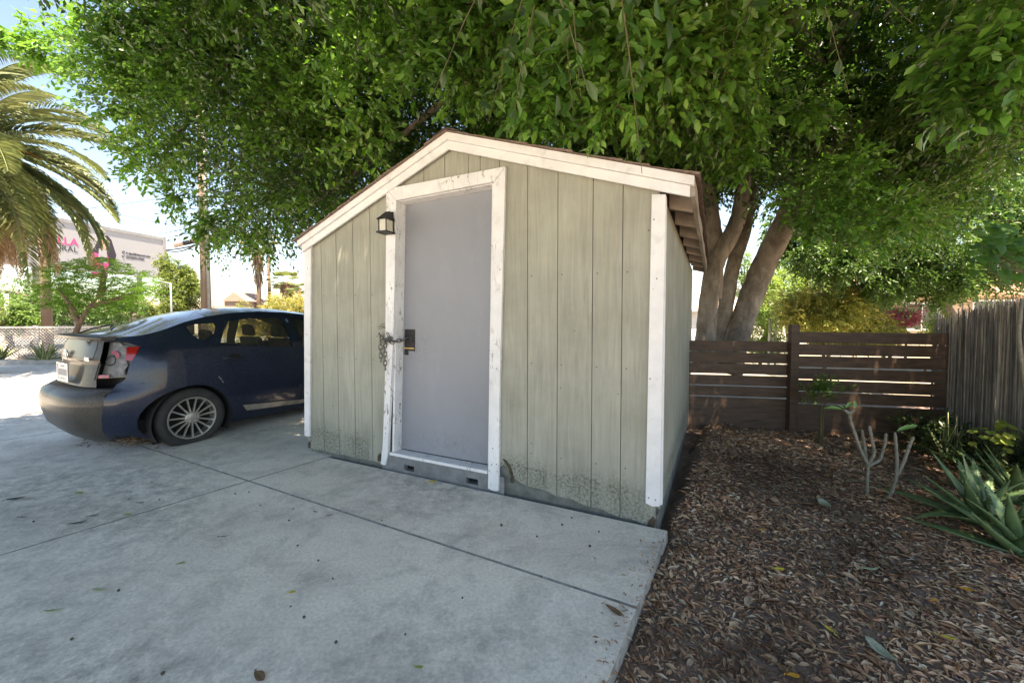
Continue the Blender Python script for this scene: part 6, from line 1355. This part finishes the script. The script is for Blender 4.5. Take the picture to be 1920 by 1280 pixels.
# low house behind
M_shroof = simple('faded_brown_shingles', (.27, .20, .16), .95, var=.25, scale=14, bs=.4)
hz_ = at(372, 640, 27); house('house', 'low house with long faded brown roof behind the utility pole', (hz_[0], hz_[1], -.2), R(4), 9.5, 7, 1.9, 1.25, simple('brown_house_wall', (.30, .22, .17), .9), M_shroof, [(1.2, 2.2, .7, 1.5), (4.0, 5.2, .7, 1.5)], .6)
g2 = at(415, 560, 24); hh2 = MB(); hh2.add([(0, 0, 0), (1.5, 0, 0), (1.5, 2, 0), (0, 2, 0), (.75, 0, .55), (.75, 2, .55)], [(0, 1, 4), (1, 2, 5, 4), (2, 3, 5), (3, 0, 4, 5)]); hh2.box((.1, .1, -2.2), (1.4, 1.9, -.01)); o = hh2.build('garage', M_shroof, None); o.location = (g2[0], g2[1], g2[2] - .15); tag(o, 'small gabled brown roof in front of the long roof, right of the pole', 'outbuilding')
# low street wall house at far left (through the gap under the palm)
hl = at(-60, 640, 21); house('house', 'pale low house at far left behind the lattice fence', (hl[0], hl[1], -.2), R(12), 8, 5, 1.45, .8, simple('toned_down_wall_paint', (.24, .22, .20), .9), M_shroof, [(3, 4, .6, 1.2)], .4)  # pale wall given a darker colour, as it rendered blown white
# kerb with planting strip
k0 = onz(-60, 683, .02); k1 = onz(150, 680, .02); kd = nz(k1 - k0); M_kerb = simple('kerb_concrete', (.36, .35, .33), .9, var=.25, scale=5, bs=.3)
kb = MB().beam(k0 - kd * 4 + [0, 0, .03], k1 + kd * 9 + [0, 0, .03], .16, .14); tag(kb.build('kerb', M_kerb, None, bevel=.015), kind='structure')
nk = np.array([-kd[1], kd[0], 0]); ps = MB(); a = k0 - kd * 4 + nk * .08; b = k1 + kd * 9 + nk * .08; ps.add([a + [0, 0, .03], b + [0, 0, .03], b + nk * 1.6 + [0, 0, .03], a + nk * 1.6 + [0, 0, .03]], [(0, 1, 2, 3)]); tag(ps.build('planting_strip', M_soil), kind='structure')
rd_ = MB(); a = k0 - kd * 30 + nk * 2.6; b = k1 + kd * 30 + nk * 2.6; rd_.add([a * [1, 1, 0] + [0, 0, -.012], b * [1, 1, 0] + [0, 0, -.012], b * [1, 1, 0] + nk * 9 + [0, 0, -.012], a * [1, 1, 0] + nk * 9 + [0, 0, -.012]], [(0, 1, 2, 3)]); tag(rd_.build('road', simple('pale_asphalt', (.16, .16, .155), .9, var=.2, scale=20, bs=.3)), kind='structure')
# white lattice fence
M_lat = simple('white_lattice_paint', (.62, .58, .55), .7, var=.12, scale=6, bs=0)
lf0 = k0 - kd * 3 + nk * .9; lw, lh_ = 5.4, .86; lt_ = empty('lattice_fence', (lf0[0], lf0[1], .03), math.atan2(kd[1], kd[0]), 'low white diamond lattice fence behind the planting strip at far left', 'fence')
lm = MB(); n = 66
for i in range(-10, n):
    x = i * lw / n
    for s_ in (1, -1):
        x0, x1 = (x, x + lh_ * .9) if s_ > 0 else (x + lh_ * .9, x); pa = [x0, .06]; pb_ = [x1, lh_]
        def cl_(p, q_):
            t = (0 - p[0]) / (q_[0] - p[0]); return [0, p[1] + (q_[1] - p[1]) * t]
        if min(x0, x1) < 0 and max(x0, x1) <= 0: continue
        if pa[0] < 0: pa = cl_(pa, pb_)
        if pb_[0] < 0: pb_ = cl_(pb_, pa)
        lm.beam((pa[0], .012 * s_, pa[1]), (pb_[0], .012 * s_, pb_[1]), .006, .024, (0, 1, 0))
lm.build('lattice', M_lat, lt_)
for z in (.04, lh_ + .01): MB().beam((0, 0, z), (lw + .8, 0, z), .05, .05).build('rail', M_lat, lt_)
for x in (0, 1.8, 3.6, 5.4): MB().box((x - .04, .03, -.03), (x + .04, .10, lh_ + .06)).build('post', M_lat, lt_)
# spiky plants in the strip
def spiky(px, py, Y, n, L, label):
    b = at(px, py, Y); t = empty('spiky_plant', (b[0], b[1], .03), 0, label, 'plant'); mb = MB()
    for i in range(n): az = rnd.uniform(0, 6.28); aloe_leaf(mb, (rnd.uniform(-.05, .05), rnd.uniform(-.05, .05), 0), az, R(rnd.uniform(20, 80)), L * rnd.uniform(.7, 1.1), .05, rnd.uniform(-.5, .1), False)
    mb.build('leaves', [M_spk, M_spk], t, smooth=True)
M_spk = m_plain('spiky_leaf', (.10, .15, .05), (.26, .29, .12), .5, 6)
spiky(82, 672, 10.0, 46, .62, 'spiky yellow-green plant at the foot of the brown pole beside the kerb'); spiky(-2, 672, 10.2, 40, .60, 'spiky green plant cut by the left edge in front of the lattice fence')
w0 = at(17, 660, 13.0); o = MB().tube([(0, 0, 0), (0, 0, 1.9)], .05, 8).build('white_post', M_lat, None, smooth=True); o.location = (w0[0], w0[1], 0); tag(o, 'white post at the left edge behind the lattice fence', 'post')
